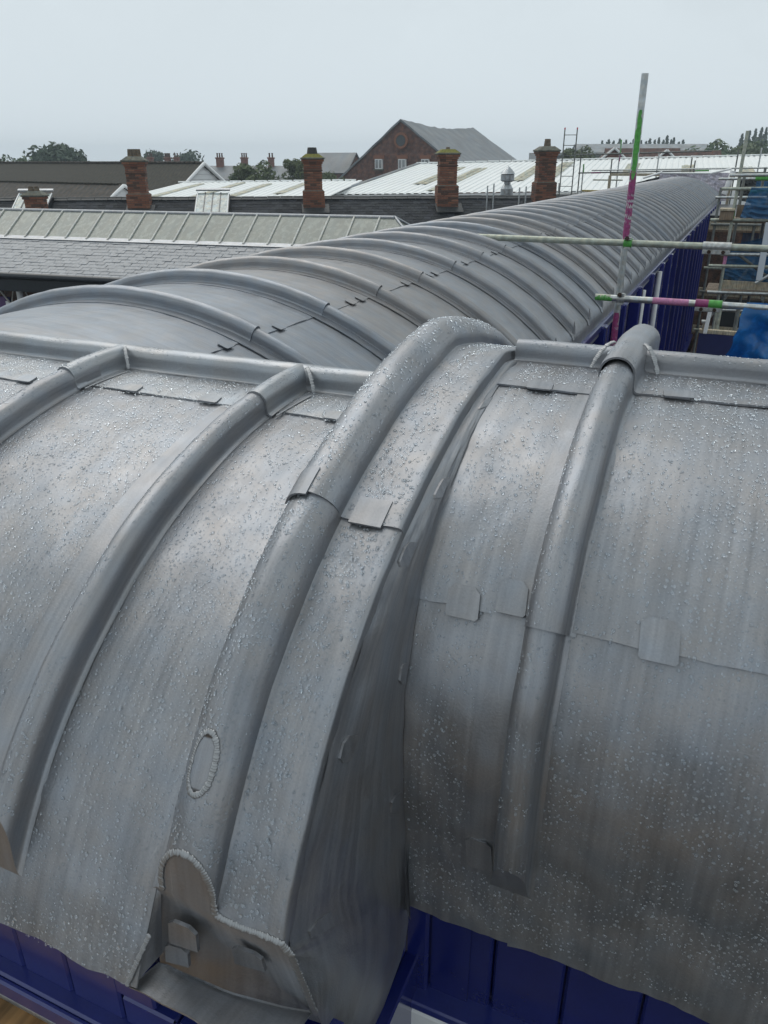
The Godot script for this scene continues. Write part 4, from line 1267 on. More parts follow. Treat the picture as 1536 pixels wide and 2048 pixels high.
# ---------------------------------------------------------------- houses and warehouse
func gabled(t: Node3D, ln: float, wd: float, ye: float, yr: float, wall: Material, roof: Material, over := 0.15) -> void:   # ridge along local x
	var w := MB.new()
	for s in [-1.0, 1.0]:
		w.poly([Vector3(-ln / 2, 0, s * wd / 2), Vector3(ln / 2, 0, s * wd / 2), Vector3(ln / 2, ye, s * wd / 2), Vector3(-ln / 2, ye, s * wd / 2)], Vector3(0, 0, s))
		w.poly([Vector3(s * ln / 2, 0, -wd / 2), Vector3(s * ln / 2, 0, wd / 2), Vector3(s * ln / 2, ye, wd / 2), Vector3(s * ln / 2, yr, 0), Vector3(s * ln / 2, ye, -wd / 2)], Vector3(s, 0, 0))
	part("wall", w.mesh(), wall, t)
	var sl := Vector2(wd / 2 + over, (yr - ye) * (1.0 + over / (wd / 2)))
	for s in [-1.0, 1.0]:
		var m := MB.new()
		m.box(Vector3.ZERO, Vector3(ln + over * 2, 0.12, sl.length()), Basis(Vector3.RIGHT, s * sl.angle()))
		part("roof", m.mesh(), roof, t, Vector3(0, yr - sl.y * 0.5 + 0.08, s * sl.x * 0.5))
func stack(t: Node3D, at: Vector3, w: float, d: float, h: float, pots: int) -> void:
	var c := Node3D.new(); c.name = "chimney"; t.add_child(c, true); c.position = at
	box_part("shaft", mats.red_brick, c, Vector3(0, h * 0.5, 0), Vector3(w, h, d))
	box_part("corbel", mats.brick_b, c, Vector3(0, h + 0.08, 0), Vector3(w + 0.22, 0.2, d + 0.22), Basis.IDENTITY, 0.04)
	for k in pots:
		var m := MB.new()
		m.lathe(Vector3((k - (pots - 1) * 0.5) * w / pots, h + 0.18, 0), [[0.13, 0.0], [0.11, 0.5], [0.14, 0.52], [0.14, 0.62], [0.08, 0.62], [0.0, 0.5]], 8)
		part("pot", m.mesh(), mats.brick_d, c)
func far_buildings() -> void:
	# brick warehouse
	var t := thing("warehouse", "brown brick warehouse with a tall gable and sagging grey slate roof", "warehouse")
	var ap := W(-34.6, 82.7, 3.85); var fr := W(-34.0, 105.0, 3.75)
	var le := W(-42.6, 82.0, -2.6); var re := W(-26.4, 83.6, -2.0)
	var fl := W(-42.0, 105.0, -2.6); var fe := W(-25.0, 106.0, -2.0)
	var m := MB.new()
	m.poly([ap, re, Vector3(re.x, 0, re.z), Vector3(le.x, 0, le.z), le], Vector3.BACK)
	m.poly([re, fe, Vector3(fe.x, 0, fe.z), Vector3(re.x, 0, re.z)], Vector3.RIGHT)
	m.poly([le, fl, Vector3(fl.x, 0, fl.z), Vector3(le.x, 0, le.z)], Vector3.LEFT)
	m.poly([fr, fe, Vector3(fe.x, 0, fe.z), Vector3(fl.x, 0, fl.z), fl], Vector3.FORWARD)
	part("wall", m.mesh(), mats.old_brick, t)
	for sd in [[re, fe], [le, fl]]:
		var rows := []; var uvs := []
		for i in 25:
			var r := PackedVector3Array(); var u := PackedVector2Array()
			var k := i / 24.0
			for j in 9:
				var q := ap.lerp(fr, k).lerp(sd[0].lerp(sd[1], k), j / 8.0 * 1.03)
				q.y += 0.16 - 0.42 * sin(k * PI) * (1.0 - j / 8.0) + nz.get_noise_2d(k * 9.0, j * 0.5) * 0.14 * (1.0 - j / 9.0)
				q += (ap - fr).normalized() * (0.25 if i == 0 else 0.0)
				r.append(q); u.append(Vector2(k * 20, j))
			rows.append(r); uvs.append(u)
		var g := MB.new(); g.grid(rows, uvs, Vector3.UP, 0.18)
		part("roof", g.mesh(), mats.far_slate, t)
	var on := MB.new()
	on.tube(W(-34.45, 82.2, 1.98), W(-34.45, 82.7, 1.98), 0.52, 18)
	part("round_window", on.mesh(), mats.window_glass, t)
	var rg := MB.new()
	for i in 20:
		var a := TAU * i / 20.0
		rg.box(W(-34.45 + cos(a) * 0.66, 82.3, 1.98 + sin(a) * 0.66), Vector3(0.24, 0.2, 0.24), Basis(Vector3.BACK, a))
	part("round_window_arch", rg.mesh(), mats.brick_a, t)
	for c in [-37.0, -34.3, -31.7]:
		var win := box_part("window", mats.white_paint, t, W(c, 82.35, -0.25), Vector3(0.85, 0.95, 0.3))
		for k in 2: box_part("pane", mats.far_grey, win, Vector3(-0.2 + 0.4 * k, 0, 0.16), Vector3(0.3, 0.8, 0.02))
		box_part("lintel", mats.brick_a, t, W(c, 82.35, 0.42), Vector3(1.2, 0.35, 0.25))
		box_part("sill", mats.cap_stone, t, W(c, 82.3, -0.80), Vector3(1.1, 0.12, 0.4))
	t = thing("house", "small grey hipped roof peeping out left of the warehouse gable", "house", W(-45.5, 88.0, -H), 0.0)
	gabled(t, 6.0, 5.0, 6.0, 8.0, mats.old_brick, mats.far_slate)
	# tiled houses on the left
	t = thing("house", "long mossy brown tiled roof with a white gable on the left", "house", W(-41.5, 43.4, -H), deg_to_rad(-12))
	gabled(t, 24.0, 6.5, H - 2.35, H - 0.20, mats.white_paint, mats.mossy_tile, 0.2)
	for k in 54: box_part("ridge_tile", mats.brown_tile, t, Vector3(-11.8 + k * 0.445, H - 0.05, 0), Vector3(0.43, 0.12, 0.3), Basis.IDENTITY, 0.03)
	for e in [-1.0, 1.0]:
		var bb := MB.new(); bb.tube(Vector3(12.22, H - 0.10, 0), Vector3(12.22, H - 2.48, e * 3.45), 0.10, 6)
		part("barge_board", bb.mesh(), mats.white_paint, t)
	for k in 7: box_part("cladding_board", mats.white_paint, t, Vector3(12.02, H - 2.2 + k * 0.27, 0), Vector3(0.06, 0.24, maxf(0.3, 5.9 - k * 0.8)), Basis.IDENTITY, 0.02)
	t = thing("house", "lower brown tiled roof with a small white gable in front of the long one", "house", W(-33.4, 32.15, -H), deg_to_rad(-12))
	gabled(t, 13.0, 4.2, H - 2.4, H - 1.10, mats.white_paint, mats.brown_tile, 0.15)
	for k in 29: box_part("ridge_tile", mats.mossy_tile, t, Vector3(-6.3 + k * 0.445, H - 0.96, 0), Vector3(0.43, 0.10, 0.25), Basis.IDENTITY, 0.03)
	for e in [-1.0, 1.0]:
		var bb := MB.new(); bb.tube(Vector3(6.66, H - 1.02, 0), Vector3(6.66, H - 2.45, e * 2.25), 0.08, 6)
		part("barge_board", bb.mesh(), mats.white_paint, t)
	# terrace behind
	var spec := [[-86.0, 109.0, 7.0, "terraced house with two tall red chimney stacks behind the mossy roof", [[-2.6, 0.9, 3], [0.2, 0.9, 4], [1.6, 0.8, 2]]], [-77.0, 111.0, 6.5, "terraced house with a stout red chimney right of the white gable", [[-0.2, 1.1, 3]]], [-72.5, 113.2, 6.0, "terraced house with a grey slate roof and a chimney between two trees", [[-1.4, 1.0, 3]]], [-67.5, 114.5, 5.0, "terraced house with a thin chimney just left of the second chimney", [[-2.2, 0.9, 2]]], [-59.0, 117.0, 7.0, "terraced house with pinkish chimneys just right of the second chimney", [[-2.4, 0.8, 2], [0.0, 1.0, 2]]]]
	for e in spec:
		t = thing("terraced_house", e[3], "house", W(e[0], e[1], -H), deg_to_rad(24), "terraced houses behind the sheds")
		gabled(t, e[2], 7.0, H - 2.6, H - 0.75, mats.red_brick, mats.far_slate)
		for k in e[4]: stack(t, Vector3(k[0], H - 1.1, 0), k[1], 0.9, 1.5, k[2])
	# modern houses and long shed on the right
	for e in [[-13.6, 84.9, 1.15, "brick house with a white-edged gable left of the scaffold pole", 1.0], [-8.95, 87.2, 0.95, "brick house with a white-edged gable right of the scaffold pole", 0.75]]:
		t = thing("house", e[3], "house", W(e[0], e[1] + 3.0, -H), deg_to_rad(-78))
		var k: float = e[4]
		gabled(t, 6.0, 4.6 * k, H + e[2] - 1.9 * k, H + e[2], mats.red_brick, mats.red_tile, 0.2)
		for s in [-1.0, 1.0]:
			var bb := MB.new(); bb.tube(Vector3(3.3, H + e[2] + 0.05, 0), Vector3(3.3, H + e[2] - 2.1 * k, s * 2.55 * k), 0.12, 6)
			part("barge_board", bb.mesh(), mats.white_paint, t)
		var wg := thing("house_wing", e[3].replace("brick house with a white-edged gable", "red tiled wing of the gabled house"), "house", W(e[0] + 2.6, e[1] + 5.2, -H), deg_to_rad(14))
		gabled(wg, 7.0 * k, 4.5, H + e[2] - 1.7, H + e[2] - 0.05, mats.red_brick, mats.red_tile, 0.2)
	t = thing("long_shed", "long pale grey shed roof far behind the gabled houses", "shed", W(-21.5, 174.0, -H), deg_to_rad(24))
	gabled(t, 26.0, 10.0, H + 1.0, H + 3.0, mats.far_grey, mats.far_grey)
	t = thing("long_shed", "low grey flat-roofed block behind the ladder", "shed", W(-30.0, 150.0, -H), deg_to_rad(24))
	box_part("block", mats.far_grey, t, Vector3(0, (H + 1.4) * 0.5, 0), Vector3(14, H + 1.4, 8))
	for k in 6: box_part("window", mats.window_glass, t, Vector3(-5.5 + k * 2.2, H + 0.5, 4.02), Vector3(1.3, 0.9, 0.06))

# ---------------------------------------------------------------- trees
func crown_mesh(seed_: int, n: int, cone: bool, leaf: float) -> ArrayMesh:
	var r := RandomNumberGenerator.new(); r.seed = seed_
	var mb := MB.new()
	var cl := []
	if cone:
		for i in 26:
			var y := i / 25.0
			var rr := (1.0 - y) * 0.42 + 0.03
			var a := r.randf() * TAU
			cl.append([Vector3(cos(a) * rr * 0.6, y * 2.0 - 1.0, sin(a) * rr * 0.6), rr * r.randf_range(0.6, 1.0)])
	else:
		for i in 20:
			var d := Vector3(r.randf_range(-1, 1), r.randf_range(-0.75, 1), r.randf_range(-1, 1))
			d = d.normalized() * pow(r.randf(), 0.4) * 0.74
			cl.append([d, r.randf_range(0.20, 0.40)])
	for i in n:
		var c: Array = cl[r.randi() % cl.size()]
		var d := Vector3(r.randfn(), r.randfn() * 0.8 + 0.15, r.randfn()).normalized()
		var q: Vector3 = c[0] + d * c[1] * r.randf_range(0.75, 1.08)
		var nn := (d + Vector3(r.randfn(), r.randfn(), r.randfn()) * 0.5).normalized()
		var e1 := nn.cross(Vector3(r.randfn(), r.randfn(), r.randfn())).normalized()
		var e2 := nn.cross(e1)
		var k := leaf * r.randf_range(0.6, 1.3)
		mb.quad(q - e1 * k, q + e2 * k * 0.6, q + e1 * k, q - e2 * k * 0.6, nn)
	return mb.mesh()
func trees() -> void:
	var cm := []
	for k in 4: cm.append(crown_mesh(500 + k, 2600, false, 0.075))
	var cc := []
	for k in 2: cc.append(crown_mesh(600 + k, 900, true, 0.10))
	var list := [[-92.3, 92.7, 3.4, 4.4, 0, "leaf_dark", "big rounded tree on the far left skyline"], [-92.3, 85.9, 1.0, 3.2, 1, "leaf_mid", "low spreading tree at the left edge of the skyline"], [-91.5, 95.2, 1.2, 2.2, 2, "leaf_mid", "small tree tucked against the big rounded tree's right side"], [-108.9, 133.3, 2.5, 2.9, 3, "leaf_dark", "tree behind the first tall chimney's pots"], [-102.1, 136.2, 2.3, 3.9, 1, "leaf_dark", "round tree behind the white gable"], [-42.3, 65.5, 0.1, 1.9, 2, "leaf_pale", "bright green tree between the white gable and second chimney"], [-44.2, 66.5, -0.6, 1.3, 0, "leaf_mid", "low shrub left of the bright green tree"], [-41.0, 71.9, 0.6, 1.4, 0, "leaf_olive", "leafy tree directly behind the second chimney"], [-39.5, 75.8, -0.7, 1.5, 3, "leaf_pale", "low green tree in front of the warehouse gable's foot"], [-59.0, 118.3, 0.3, 1.7, 1, "leaf_dark", "faint tree touching the warehouse gable's left slope"], [-21.0, 105.8, 1.8, 2.2, 2, "leaf_olive", "tree behind the ladder"], [-24.0, 140.0, 1.4, 2.6, 3, "leaf_dark", "faint tree left of the red gabled houses"], [-11.5, 136.0, 1.6, 2.4, 0, "leaf_mid", "leftmost tree of the green bank on the right"], [-7.0, 136.4, 2.6, 3.2, 1, "leaf_mid", "wide tree in the middle of the green bank on the right"], [-3.2, 141.8, 3.1, 3.1, 2, "leaf_pale", "tall tree of the green bank behind the scaffold standard"], [0.6, 148.5, 3.8, 3.4, 3, "leaf_mid", "tree of the green bank at the right edge"], [-15.0, 146.0, 0.9, 2.0, 1, "leaf_olive", "low bush below the long pale shed"]]
	for e in list:
		var r: float = e[3] * (1.28 if e[1] < 134.0 or e[0] < -20.0 else 1.75)
		var top: float = H + e[2] + r * 0.12
		var t := thing("tree", e[6], "tree", W(e[0], e[1], -H), rng.randf() * TAU, "trees on the skyline")
		var b := MB.new()
		b.tube(Vector3.ZERO, Vector3(0.1, top - r, 0), r * 0.11, 9, r * 0.06)
		for k in 5:
			var a := k * 1.3
			b.tube(Vector3(0.05, top - r * 1.6, 0), Vector3(cos(a) * r * 0.6, top - r * rng.randf_range(0.5, 1.1), sin(a) * r * 0.6), r * 0.04, 6, r * 0.015)
		part("trunk", b.mesh(), mats.bark, t)
		var low := part("crown", cm[e[4]], mats[e[5]], t, Vector3(0, top - r * 0.92, 0))
		low.scale = Vector3(r, r * 0.92, r)
	var con := [[-39.7, 237.2, 4.8], [-38.1, 238.0, 5.1], [-36.8, 238.5, 4.8], [-35.4, 239.4, 5.3], [-33.8, 239.9, 5.0], [-31.9, 240.9, 5.2], [-30.0, 241.5, 4.9], [-27.9, 242.7, 5.3], [-25.7, 243.8, 5.6], [-23.7, 244.9, 6.1], [-21.9, 245.4, 5.6], [-19.5, 246.0, 5.0], [-5.0, 254.0, 6.6], [-3.3, 254.5, 7.3], [-1.9, 255.4, 7.8], [-0.4, 256.2, 8.1], [0.7, 256.7, 8.1]]
	for i in 11:
		con.append([(con[i][0] + con[i + 1][0]) * 0.5, con[i][1] + 2.5, minf(con[i][2], con[i + 1][2]) - rng.randf_range(0.1, 0.7)])
	for i in con.size():
		var e: Array = con[i]
		var lab := "dark pointed conifer in the far row behind the long pale shed" if i < 12 or i > 16 else "dark pointed conifer in the far row above the green bank on the right"
		var t := thing("conifer", lab, "tree", W(e[0], e[1], -H), rng.randf() * TAU, "far conifers behind the shed" if i < 12 or i > 16 else "far conifers on the right")
		var b := MB.new(); b.tube(Vector3.ZERO, Vector3(0, H + e[2] - 1.0, 0), 0.18, 7, 0.05)
		part("trunk", b.mesh(), mats.bark, t)
		var hgt := 4.8
		var o := part("crown", cc[i % 2], mats.leaf_dark, t, Vector3(0, H + e[2] - hgt, 0))
		o.scale = Vector3(3.6, hgt, 3.6)

# ---------------------------------------------------------------- scaffolding
func coupler(t: Node3D, at: Vector3, paint: Material) -> void:
	var c := Node3D.new(); c.name = "coupler"; t.add_child(c, true); c.position = at
	var m := MB.new()
	m.tube(Vector3(-0.028, 0, 0), Vector3(0.028, 0, 0), 0.033, 14)
	part("band", m.mesh(), paint, c)
	var v := MB.new(); v.tube(Vector3(0, -0.028, -0.052), Vector3(0, 0.028, -0.052), 0.033, 14)
	part("band", v.mesh(), mats.fitting_zinc, c)
	var b := MB.new(); b.tube(Vector3(-0.005, 0.030, 0.0), Vector3(-0.005, 0.036, 0.05), 0.016, 6)
	part("bolt", b.mesh(), mats.bolt_rust, c)
	var f := MB.new(); f.box(Vector3(0, 0.032, 0.005), Vector3(0.05, 0.018, 0.05)); f.box(Vector3(0, -0.034, 0.005), Vector3(0.04, 0.016, 0.045))
	part("flap", f.mesh(), mats.fitting_zinc, c)
func sleeve(t: Node3D, at: Vector3, ln: float, parts: Array) -> void:
	var c := Node3D.new(); c.name = "sleeve_coupler"; t.add_child(c, true); c.position = at
	var x := -ln * 0.5
	for e in parts:
		var m := MB.new(); m.tube(Vector3(x, 0, 0), Vector3(x + ln * e[0], 0, 0), 0.0315, 14)
		part("shell", m.mesh(), e[1], c); x += ln * e[0]
	box_part("flange", mats.fitting_zinc, c, Vector3(0, -0.036, 0.016), Vector3(ln * 0.98, 0.034, 0.016), Basis.IDENTITY, 0.004)
	for s in [-1.0, 1.0]:
		var b := MB.new(); b.tube(Vector3(s * ln * 0.25, -0.036, 0.02), Vector3(s * ln * 0.25, -0.036, 0.038), 0.014, 6)
		part("nut", b.mesh(), mats.bolt_rust, c)
func painted_tube(t: Node3D, a: Vector3, b: Vector3, bands: Array, base: Material, called := "tube") -> void:   # bands: [from, to, paint] as shares of the length
	var p := tube_part(called, base, t, a, b, 0.0242, 18)
	for e in bands:
		var m := MB.new()
		m.tube(a.lerp(b, e[0]) - p.position, a.lerp(b, e[1]) - p.position, 0.0247, 18, -1.0, false)
		part("paint_band", m.mesh(), e[2], p)
func splash(t: Node3D, a: Vector3, b: Vector3, t0: float, t1: float, ang: float, spread: float, mat: Material, seed_: int) -> void:   # ragged spray paint on one side of a tube
	var ax := (b - a).normalized()
	var e1 := Vector3.BACK if absf(ax.y) > 0.7 else Vector3.UP
	e1 = (e1 - ax * ax.dot(e1)).normalized()
	var e2 := ax.cross(e1)
	var rows := []; var uvs := []
	for i in 25:
		var k := i / 24.0
		var wd := spread * pow(sin(PI * clampf(k * 0.94 + 0.03, 0.0, 1.0)), 0.45) * (1.0 + nz.get_noise_2d(k * 30.0, seed_) * 0.4)
		var r := PackedVector3Array(); var u := PackedVector2Array()
		for j in 9:
			var th := ang + (j / 4.0 - 1.0) * wd + nz.get_noise_2d(k * 20.0, seed_ + 9.0) * 0.25
			r.append(a.lerp(b, lerpf(t0, t1, k)) + (e1 * cos(th) + e2 * sin(th)) * 0.0249 - a); u.append(Vector2(k, j / 8.0))
		rows.append(r); uvs.append(u)
	var m := MB.new(); m.grid(rows, uvs, e1 * cos(ang) + e2 * sin(ang))
	part("spray_paint", m.mesh(), mat, t, a)
func near_scaffold() -> void:
	var t := thing("scaffold", "tall scaffold pole with two horizontal tubes, sprayed magenta and green, beside the long roof", "scaffold")
	var p0 := W(-0.775, 6.315, -H); var p1 := W(-0.815, 6.315, 0.555)
	var sp := tube_part("standard", mats.tube_steel, t, p0, p1, 0.0242, 18)
	var L := p1.y - p0.y
	var f := func(h: float) -> float: return (H + h) / L
	splash(sp, p0 - sp.position, p1 - sp.position, f.call(-0.53), f.call(-0.06), 0.0, 2.3, mats.paint_magenta, 3)
	splash(sp, p0 - sp.position, p1 - sp.position, f.call(-0.12), f.call(0.33), 0.1, 0.9, mats.paint_green, 7)
	splash(sp, p0 - sp.position, p1 - sp.position, f.call(-1.9), f.call(-1.07), 0.0, 2.2, mats.paint_magenta, 11)
	var s := 6.255
	var u0 := W(-2.26, s, -0.548); var u1 := W(1.6, s + 0.06, -0.565)
	painted_tube(t, u0, u1, [[0.665, 0.71, mats.paint_pink], [0.69, 0.80, mats.tube_lime]], mats.tube_lime, "ledger")
	var l0 := W(-0.975, s, -0.955); var l1 := W(1.6, s + 0.05, -0.965)
	painted_tube(t, l0, l1, [[0.0, 0.045, mats.tube_lime], [0.165, 0.265, mats.paint_pink]], mats.tube_steel, "ledger")
	splash(t, l0, l1, 0.0, 0.05, 2.0, 1.2, mats.paint_green, 21)
	coupler(t, W(-0.782, s, -0.552), mats.paint_green)
	coupler(t, W(-0.785, s, -0.957), mats.fitting_zinc)
	sleeve(t, W(-0.165, s + 0.03, -0.556), 0.19, [[1.0, mats.fitting_zinc]])
	sleeve(t, W(-0.155, s + 0.02, -0.958), 0.185, [[0.5, mats.paint_magenta], [0.5, mats.paint_green]])
	tube_part("standard", mats.tube_steel, t, W(1.55, s + 0.11, -H), W(1.55, s + 0.11, 0.3))
	# tarpaulin over the lower tube
	var rows := []; var uvs := []
	for i in 40:
		var k := i / 39.0
		var r := PackedVector3Array(); var u := PackedVector2Array()
		for j in 34:
			var q := j / 33.0
			var c := lerpf(0.10 - 0.18 * sin(minf(k, 1.0) * 1.5), 1.5, q)
			var z := s + 0.02 - 0.032
			var h := -0.925 - k * 1.35
			if k < 0.03: h = -0.928; z = s + 0.02
			var fold := nz.get_noise_2d(c * 3.2 + k * 1.4, k * 4.0) * 0.16 * smoothstep(0.0, 0.25, k) + nz.get_noise_2d(c * 9.0, k * 11.0 + 5.0) * 0.035 * smoothstep(0.0, 0.12, k)
			r.append(W(c + nz.get_noise_1d(k * 9.0) * 0.03, z - fold - 0.05 * k, h)); u.append(Vector2(c, h))
		rows.append(r); uvs.append(u)
	var m := MB.new(); m.grid(rows, uvs, Vector3.BACK, 0.002)
	var o := part("tarpaulin", m.mesh(), mats.blue_tarp, self)
	tag(o, "bright blue tarpaulin hung over the lower scaffold tube at the right edge", "tarpaulin")
	# tube end by the long roof's left side and tube with boards below the fascia
	t = thing("scaffold_tube", "pink sprayed scaffold tube at the left edge beyond the first roll", "scaffold tube")
	painted_tube(t, W(-8.0, 4.5, -1.115), W(-4.6, 4.5, -1.10), [[0.3, 0.97, mats.paint_pink]], mats.tube_steel)
	for c in [-7.5, -4.9]: tube_part("standard", mats.tube_dull, t, W(c, 4.56, -H), W(c, 4.56, -1.0))
	t = thing("pipe", "thin light grey pipe lying under the blue ledge in the bottom left corner", "pipe")
	tube_part("tube", mats.galv, t, W(-3.0, 0.577, -1.4355), W(-0.70, 0.581, -1.4355), 0.0125, 16)
	for c in [-2.9, -0.75]: box_part("saddle", mats.tube_steel, t, W(c, 0.579, -1.437), Vector3(0.02, 0.03, 0.034), Basis.IDENTITY, 0.003)
	t = thing("scaffold_platform", "brown scaffold boards under the photographer along the eave", "boards")
	for k in 8: box_part("board", mats.board, t, W(-0.3, -1.45 + k * 0.235, -1.70), Vector3(5.6, 0.038, 0.228), Basis.IDENTITY, 0.004)
	for e in [[-2.9, -1.4], [2.3, -1.4], [-2.9, 0.1], [2.3, 0.1]]: tube_part("standard", mats.tube_steel, t, W(e[0], e[1], -H), W(e[0], e[1], -1.72))
	t = thing("plywood_sheet", "orange-brown plywood sheet in the bottom left corner", "plywood")
	box_part("sheet", mats.ply, t, W(-1.90, 0.29, -1.460), Vector3(2.5, 0.022, 0.68), Basis.IDENTITY, 0.003)
	for c in [-2.9, -1.9, -0.9]: box_part("bearer", mats.board, t, W(c, 0.29, -1.576), Vector3(0.07, 0.20, 0.62))
func far_scaffold() -> void:
	var t := thing("scaffold", "scaffold of thin tubes rising left of the long roof's far end", "scaffold")
	var s := 31.5
	var g: Array = [mats.tube_dull, mats.tube_steel, mats.tube_lime]
	for e in [[-5.97, 0.43], [-5.84, -0.1], [-4.59, 0.7], [-4.84, 0.07], [-3.23, 0.26], [-6.69, -0.74], [-6.91, -1.09]]:
		tube_part("standard", g[rng.randi() % 2], t, W(e[0], s, -H), W(e[0] - 0.02, s, e[1]), 0.0242, 8)
	tube_part("paint_band", mats.paint_green, t, W(-4.596, s, 0.25), W(-4.61, s, 0.71), 0.026, 8)
	tube_part("paint_band", mats.paint_magenta, t, W(-4.594, s, 0.0), W(-4.60, s, 0.25), 0.026, 8)
	tube_part("paint_band", mats.paint_green, t, W(-5.845, s, -0.4), W(-5.86, s, -0.09), 0.026, 8)
	for e in [[-6.16, 0.22, -1.51, 0.33], [-5.54, -0.30, 4.0, -0.14], [-6.02, -0.39, -1.5, -0.29], [-5.46, -0.62, -4.39, -0.62], [-7.0, -1.13, -5.97, -1.09]]:
		tube_part("ledger", g[rng.randi() % 3], t, W(e[0], s - 0.05, e[1]), W(e[2], s - 0.05, e[3]), 0.0242, 8)
	tube_part("paint_band", mats.paint_green, t, W(-1.95, s - 0.05, -0.30), W(-1.5, s - 0.05, -0.29), 0.026, 8)
	tube_part("paint_band", mats.paint_magenta, t, W(-5.55, s - 0.05, -0.382), W(-5.2, s - 0.05, -0.375), 0.026, 8)
	box_part("board", mats.paint_yellow, t, W(-5.55, s + 0.2, -1.0), Vector3(0.7, 0.05, 0.22))
	t = thing("scaffold", "scaffold of thin tubes rising right of the long roof's far end", "scaffold")
	for e in [[-2.16, 0.11], [-2.04, 0.03], [-0.68, 0.39], [0.04, 0.43], [0.9, 0.5]]:
		tube_part("standard", g[rng.randi() % 2], t, W(e[0], s + 0.4, -H), W(e[0] + 0.01, s + 0.4, e[1]), 0.0242, 8)
	tube_part("ledger", mats.tube_steel, t, W(-2.2, s + 0.35, -0.24), W(3.0, s + 0.35, -0.15), 0.0242, 8)
	tube_part("ledger", mats.tube_dull, t, W(-0.8, s + 0.35, -0.36), W(3.0, s + 0.35, -0.33), 0.0242, 8)
	t = thing("ladder", "tall steel ladder with red-tipped stiles standing beside the fourth chimney", "ladder", W(-6.4, s - 0.2, -H))
	for x in [-0.225, 0.225]:
		tube_part("stile", mats.tube_dull, t, Vector3(x, 0, 0), Vector3(x, H + 1.06, 0), 0.022, 8)
		tube_part("stile_tip", M("red_tip", 0.5, 0.04, 0.06, 0.5), t, Vector3(x, H + 1.06, 0), Vector3(x, H + 1.12, 0), 0.026, 8)
	for k in 24: tube_part("rung", mats.tube_dull, t, Vector3(-0.225, H + 0.88 - 0.345 * k, 0), Vector3(0.225, H + 0.88 - 0.345 * k, 0), 0.014, 6)
	# loose poles by the canopy
	for e in [[-7.84, -0.71, "left grey pole of the pair standing before the dark slate roof"], [-7.63, -0.65, "right grey pole of the pair standing before the dark slate roof"], [-6.78, -0.75, "left short pole of the pair below the fourth chimney"], [-6.57, -0.72, "right short pole of the pair below the fourth chimney"]]:
		var o := tube_part("scaffold_pole", mats.tube_steel, self, W(e[0], 26.0, -H), W(e[0], 26.0, e[1]), 0.0242, 8)
		tag(o, e[2], "pole", "poles beyond the long roof")
	t = thing("roof_vent", "galvanised roof vent with a conical cowl left of the fourth chimney", "vent", W(-8.58, 31.0, -H))
	var m := MB.new()
	m.lathe(Vector3(0, 0, 0), [[0.24, 4.8], [0.24, H - 0.95], [0.13, H - 0.78], [0.13, H - 0.70]], 14)
	part("pipe", m.mesh(), mats.galv, t)
	m = MB.new(); m.lathe(Vector3.ZERO, [[0.19, H - 0.70], [0.26, H - 0.66], [0.26, H - 0.46], [0.22, H - 0.42]], 14)
	part("drum", m.mesh(), mats.galv, t)
	m = MB.new(); m.lathe(Vector3.ZERO, [[0.29, H - 0.43], [0.15, H - 0.27], [0.0, H - 0.14]], 14)
	part("cowl", m.mesh(), mats.galv, t)

